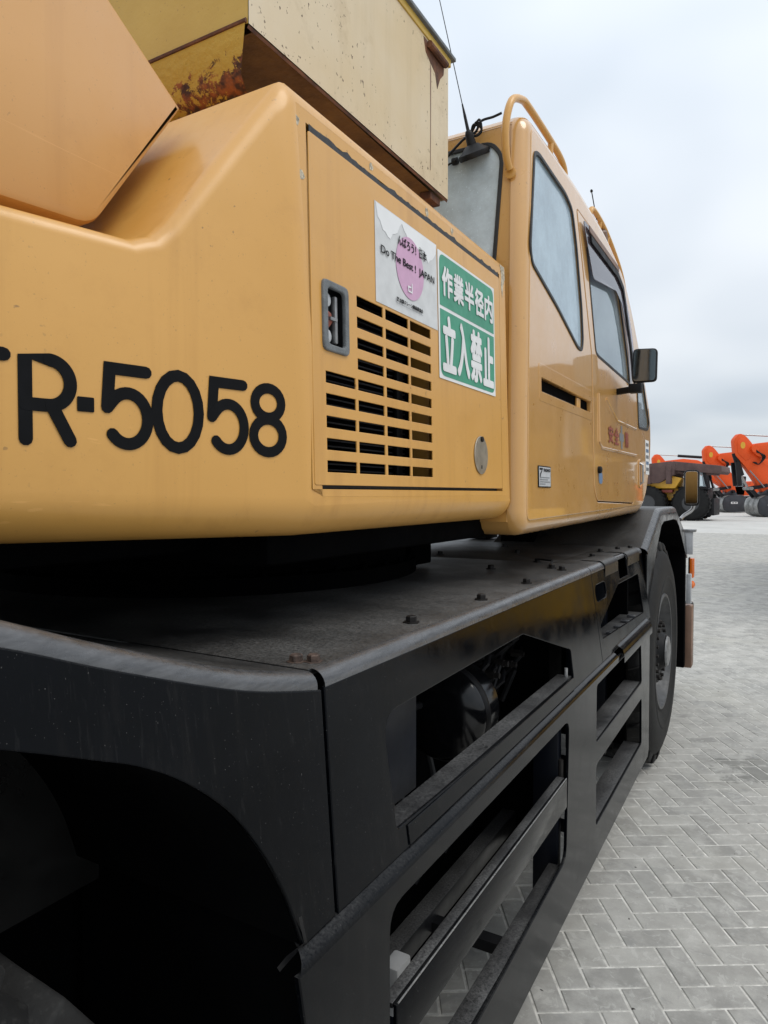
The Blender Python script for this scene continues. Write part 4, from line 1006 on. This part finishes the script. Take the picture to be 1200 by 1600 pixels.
# ---- mirrors
mm = plate('side_mirror', rnd([(-.645, 2.172), (-.528, 2.170), (-.525, 2.332), (-.640, 2.340)], .022), [], .03, lambda u, v, w: (u, 3.60 - w * 1 - .05 * (u + .585), v), 'black_flat', crane, bevel=.008)
plate('mirror_face', rnd([(-.639, 2.178), (-.534, 2.176), (-.531, 2.326), (-.634, 2.334)], .018), [], .004, lambda u, v, w: (u, 3.5975 - w - .05 * (u + .585), v), 'mirror_back', mm, bevel=.0008)
G().box(-.66, -.60, 3.60, 3.66, 2.125, 2.168).build('mirror_bracket', 'black_flat', mm, bevel=.004)
G().beam((-.73, 3.66, 2.14), (-.63, 3.63, 2.145), .03, .03).build('mirror_arm', 'black_flat', mm, bevel=.004)
m2 = plate('blind_spot_mirror', rnd([(-.622, 1.532), (-.515, 1.532), (-.515, 1.80), (-.622, 1.80)], .03), [], .03, lambda u, v, w: (u, 5.60 - w + -.13 * (u + .57), v), 'black_flat', crane, bevel=.008)
plate('mirror_face', rnd([(-.612, 1.543), (-.525, 1.543), (-.525, 1.789), (-.612, 1.789)], .022), [], .004, lambda u, v, w: (u, 5.5965 - w + -.13 * (u + .57), v), 'mirror_glass', m2, bevel=.0008)
G().tube(smooth_path([(-.64, 5.55, 1.43), (-.62, 5.62, 1.46), (-.565, 5.66, 1.51), (-.56, 5.66, 1.60)]), .014, 10).build('mirror_arm', 'steel', m2)

# ================================================================== machines in the yard
def child(gm, name, mat, parent, smooth=35, bevel=0.):
    return gm.build(name, mat, parent, smooth, bevel)
def prism(poly, y0, y1):
    n = len(poly)
    return [(p[0], y0, p[1]) for p in poly] + [(p[0], y1, p[1]) for p in poly], [tuple(range(n))[::-1], tuple(range(n, 2 * n))] + [(i, (i + 1) % n, n + (i + 1) % n, n + i) for i in range(n)]
def excavator(loc, rz, label):
    """local frame: machine points along -x, bucket tip near x=0"""
    e = thing('excavator', label, 'excavator', loc, 'orange excavators in a row', True, rz)
    def P(name, poly, hw, mat, par=e, bev=.02, y=0):
        return child(G().add(*prism(poly, y - hw, y + hw)), name, mat, par, 35, bev)
    # stick (arm): high knuckle on the left, foot over the bucket
    arm = P('arm', rnd([(-.97, 5.50), (-.60, 5.95), (-.25, 5.86), (.02, 5.62), (.35, 5.22), (.62, 4.55), (1.58, 3.40), (1.98, 1.75), (1.80, 1.55), (1.25, 1.62), (.0, 3.42), (-.85, 4.40)], .16), .25, 'orange_paint')
    P('arm_badge', ell(-.35, 5.10, .17, .24, 16), .30, 'yellow_paint', arm, 0)
    P('arm_plate', rnd([(-.75, 5.35), (-.55, 5.65), (-.2, 5.55), (-.05, 4.9), (.35, 4.3), (-.1, 4.0), (-.7, 4.55)], .1), .28, 'orange_paint', arm, .01)
    boom = P('boom', rnd([(.20, 4.70), (.22, 5.05), (.5, 5.22), (2.2, 5.42), (3.8, 5.28), (5.8, 4.3), (8.6, 1.9), (8.0, 1.5), (6.4, 2.5), (4.4, 3.75), (2.6, 4.28), (1.25, 4.12), (.6, 4.35)], .15), .45, 'orange_paint')
    child(G().tube([(.45, -.50, 4.85), (.45, .50, 4.85)], .28, 16), 'boom_pin', 'orange_paint', boom)
    cyl = child(G().tube([(-.55, 0, 5.88), (1.95, 0, 5.76)], .05, 10), 'arm_cylinder', 'steel', e)
    child(G().tube([(1.85, 0, 5.76), (4.4, 0, 5.60)], .15, 12), 'cylinder_barrel', 'machine_dark', cyl)
    c2 = child(G().tube([(-.80, 0, 4.55), (-.28, 0, 2.95)], .20, 12), 'bucket_cylinder', 'machine_dark', e)
    child(G().tube([(-.28, 0, 2.95), (.25, 0, 1.95)], .08, 10), 'cylinder_rod', 'steel', c2)
    child(G().beam((-.75, -.3, 3.9), (-.55, -.3, 2.2), .12, .30).beam((-.75, .3, 3.9), (-.55, .3, 2.2), .12, .30), 'guard_frame', 'machine_dark', e)
    for sy in (-.30, .30):
        child(G().beam((.20, sy, 2.0), (1.45, sy, 2.25), .10, .24), 'bucket_link', 'machine_dark', e)
        child(G().beam((.20, sy, 2.05), (.85, sy, 1.30), .10, .26), 'bucket_link', 'machine_dark', e)
    child(G().tube([(.20, -.55, 2.02), (.20, .55, 2.02)], .12, 12), 'link_pin', 'bucket_worn', e)
    child(G().tube([(1.60, -.60, 1.85), (1.60, .60, 1.85)], .13, 12), 'link_pin', 'machine_dark', e)
    # bucket, back towards the left, resting on the ground
    bo = rnd([(.42, .80), (.55, .25), (1.0, .02), (2.5, .06), (3.3, .45), (2.9, 1.0), (2.2, 1.55), (1.0, 1.50), (.58, 1.30)], .14, 4)
    bk = P('bucket', bo, .92, 'bucket_steel', e, .03)
    outer = [q for q in bo if q[0] < 1.9]
    i0 = max(range(len(outer)), key=lambda i: outer[i][1]) 
    outer = sorted(outer, key=lambda q: math.atan2(q[1] - .75, -(q[0] - 1.6)))
    outer = [(1.6 + (q[0] - 1.6) * 1.025, max(.012, .75 + (q[1] - .75) * 1.025)) for q in outer]
    for ya, yb in ((-.90, -.34), (-.30, .30), (.34, .90)):
        child(G().strip([[(q[0], ya, q[1]) for q in outer], [(q[0], yb, q[1]) for q in outer]]), 'wear_plate', 'bucket_worn', bk, 50)
    for yy in (-.6, -.2, .2, .6): child(G().beam((3.2, yy, .55), (3.6, yy, .85), .14, .10), 'bucket_tooth', 'bucket_worn', bk)
    P('bucket_ear', rnd([(1.0, 1.4), (2.1, 1.45), (1.75, 2.0), (1.5, 2.0), (.75, 1.55)], .1), .34, 'bucket_steel', bk, .02)
    P('bucket_mark', rnd([(1.15, .76), (1.75, .76), (1.75, .94), (1.15, .94)], .07), .004, 'white_paint', bk, 0, -.93)
    for a_, b_ in (((1.25, .82), (1.41, .89)), ((1.49, .82), (1.65, .89))): P('bucket_mark', [(a_[0], a_[1]), (b_[0], a_[1]), (b_[0], b_[1]), (a_[0], b_[1])], .004, 'bucket_steel', bk, 0, -.94)
    for k in range(3):
        child(G().tube(smooth_path([(.5, -.48, 4.75 - .06 * k), (.95 + .1 * k, -.50, 4.3), (.75, -.42, 3.75), (.3 + .1 * k, -.42, 3.9)], 5), .04, 6), 'hose', 'cable_black', e)
    child(G().tube(smooth_path([(.1, -.40, 3.3), (.6, -.40, 2.75), (1.15, -.40, 2.1)], 4), .045, 6), 'hose', 'grey_metal', e)
    # upper body and tracks
    hs = P('house', rnd([(6.9, 1.45), (12.6, 1.45), (12.9, 1.9), (12.9, 2.8), (12.3, 3.0), (9.2, 3.0), (8.9, 2.5), (6.9, 2.4)], .12), 1.55, 'orange_paint', e, .05)
    cb = P('operator_cab', rnd([(6.5, 1.5), (8.3, 1.5), (8.5, 3.5), (7.0, 3.55), (6.45, 2.6)], .1), .55, 'machine_dark', e, .04, -1.0)
    P('cab_glass', rnd([(6.75, 2.4), (8.15, 2.4), (8.25, 3.3), (7.1, 3.35)], .08), .56, 'glass_clear', cb, 0, -1.0)
    for yy in (-1.45, 1.45):
        tk = P('track', rnd([(6.4, .55), (6.9, .02), (12.0, .02), (12.5, .55), (12.0, 1.1), (6.9, 1.1)], .3), .35, 'machine_dark', e, .03, yy)
    P('undercarriage', [(7.3, .4), (11.6, .4), (11.0, 1.4), (8.0, 1.4)], 1.1, 'machine_dark', e, .03)
    return e
def copy_tree(o, parent=None):
    c = o.copy(); COL.objects.link(c)
    if parent is not None: c.parent = parent
    for ch in o.children: copy_tree(ch, c)
    return c
ex = excavator((-2.15, 56, 0), R(30), 'nearest orange excavator, its raised arm rightmost against the sky')
for loc, rz, lb in (((-5.15, 68.0, 0), R(30), 'middle orange excavator half hidden behind the brown dump tray'),
                    ((-11.2, 80, 0), R(30), 'farthest orange excavator, only its arm top showing above the brown tray'),
                    ((9.5, 44, 0), R(30), 'orange excavator out of frame on the right, mirrored in the cab door')):
    c = copy_tree(ex); c.location = loc; c.rotation_euler[2] = rz; c['label'] = lb

def dump_truck(loc, rz, label, front='machine_dark'):
    """local: truck points along +x, centred under the front axle at x=0"""
    d = thing('dump_truck', label, 'dump truck', loc, 'yellow dump trucks', True, rz)
    def P(name, poly, y0, y1, mat, par=d, bev=.03): return child(G().add(*prism(poly, y0, y1)), name, mat, par, 35, bev)
    tray = P('dump_tray', [(-6.6, 3.0), (-6.3, 2.55), (-2.0, 2.55), (-1.0, 3.15), (-.95, 3.9), (-1.2, 4.05), (-6.5, 3.55)], -2.0, 2.0, 'tray_steel')
    P('tray_canopy', [(-1.25, 3.45), (1.75, 3.15), (1.9, 3.3), (1.85, 3.68), (-1.1, 4.05)], -1.95, 1.95, 'tray_steel', tray)
    for x in (-5.6, -4.2, -2.8, -1.5): P('tray_rib', [(x, 2.5), (x + .3, 2.5), (x + .3, 3.75), (x, 3.75)], -2.12, 2.12, 'tray_steel', tray)
    P('canopy_rib', [(-1.2, 3.25), (1.7, 3.02), (1.7, 3.18), (-1.2, 3.48)], -1.6, -1.35, 'tray_steel', tray)
    ch = P('chassis', [(-5.0, 1.5), (.9, 1.3), (.9, 2.0), (-1.2, 2.2), (-5.0, 2.3)], -.9, .9, 'yellow_paint')
    P('yellow_side', [(-4.6, 2.2), (-1.0, 2.2), (-.6, 2.9), (-1.2, 3.05), (-4.6, 2.5)], -1.6, 1.6, 'yellow_paint', ch)
    P('engine_bay', [(-.9, 1.2), (.95, 1.0), (.95, 2.1), (-.9, 2.3)], -1.1, 1.1, front)
    cb = P('cab_frame', [(-.6, 2.2), (1.1, 2.1), (1.0, 2.25), (-.6, 2.32)], -1.7, .4, 'machine_dark')
    for x, y in ((-.55, -1.65), (-.55, .35), (.75, -1.65), (.75, .35)):
        child(G().beam((x + (.3 if x > 0 else 0), y, 2.2), (x, y, 3.35), .12, .12), 'cab_pillar', 'machine_dark', cb)
    P('cab_roof', [(-.65, 3.3), (.85, 3.25), (.85, 3.38), (-.65, 3.42)], -1.75, .45, 'machine_dark', cb)
    P('cab_pane', [(-.45, 2.35), (.9, 2.3), (.68, 3.25), (-.45, 3.28)], -1.66, -1.64, 'glass_clear', cb, 0)
    P('bumper', [(.9, .35), (1.35, .35), (1.35, 1.5), (.9, 1.5)], *((-1.75, 1.75) if front != 'machine_dark' else (-1.2, 1.2)), front)  # yellow version widened for its reflection in the crane's side panel
    P('tail_plate', [(-1.9, 1.9), (-1.2, 1.9), (-1.2, 2.1), (-1.9, 2.1)], -1.5, 1.5, 'red_ink')
    def wh(x, y, r_=1.18, wd=.58):
        pf = [(-wd / 2, .55), (-wd / 2, r_ * .85), (-wd * .38, r_ * .97), (-wd * .30, r_), (wd * .30, r_), (wd * .38, r_ * .97), (wd / 2, r_ * .85), (wd / 2, .55)]
        t = child(G().lathe(pf, (x, y, r_), (0, 1, 0), 36, True), 'wheel', 'tyre_rubber', d)
        for k in range(26):
            a = 2 * math.pi * k / 26; c0, s0 = math.cos(a), math.sin(a)
            child(G().beam((x + c0 * r_ * 1.005, y - wd * .49, r_ + s0 * r_ * 1.005), (x + c0 * r_ * 1.005, y + wd * .49, r_ + s0 * r_ * 1.005), .13, .06, (c0, 0, s0)), 'tyre_lug', 'tyre_rubber', t, None)
        child(G().lathe([(-wd * .42, .56), (-wd * .2, .5), (-wd * .2, .2), (-wd * .4, .18), (-wd * .4, .0)], (x, y, r_), (0, 1, 0), 24), 'rim', 'rim_grey', t)
    for y in (-1.55, 1.55): wh(0, y)
    for y in (-1.75, -1.05, 1.05, 1.75): wh(-2.75, y)
    return d
dt = dump_truck((-4.6, 47.6, 0), R(-4), 'dump truck with a rusty brown tray parked beyond the cab'); dt.scale = (.92, .92, .90)
dump_truck((3.3, 12.2, 0), R(-90), 'yellow dump truck out of frame on the right, mirrored in the black side panel', 'yellow_paint')
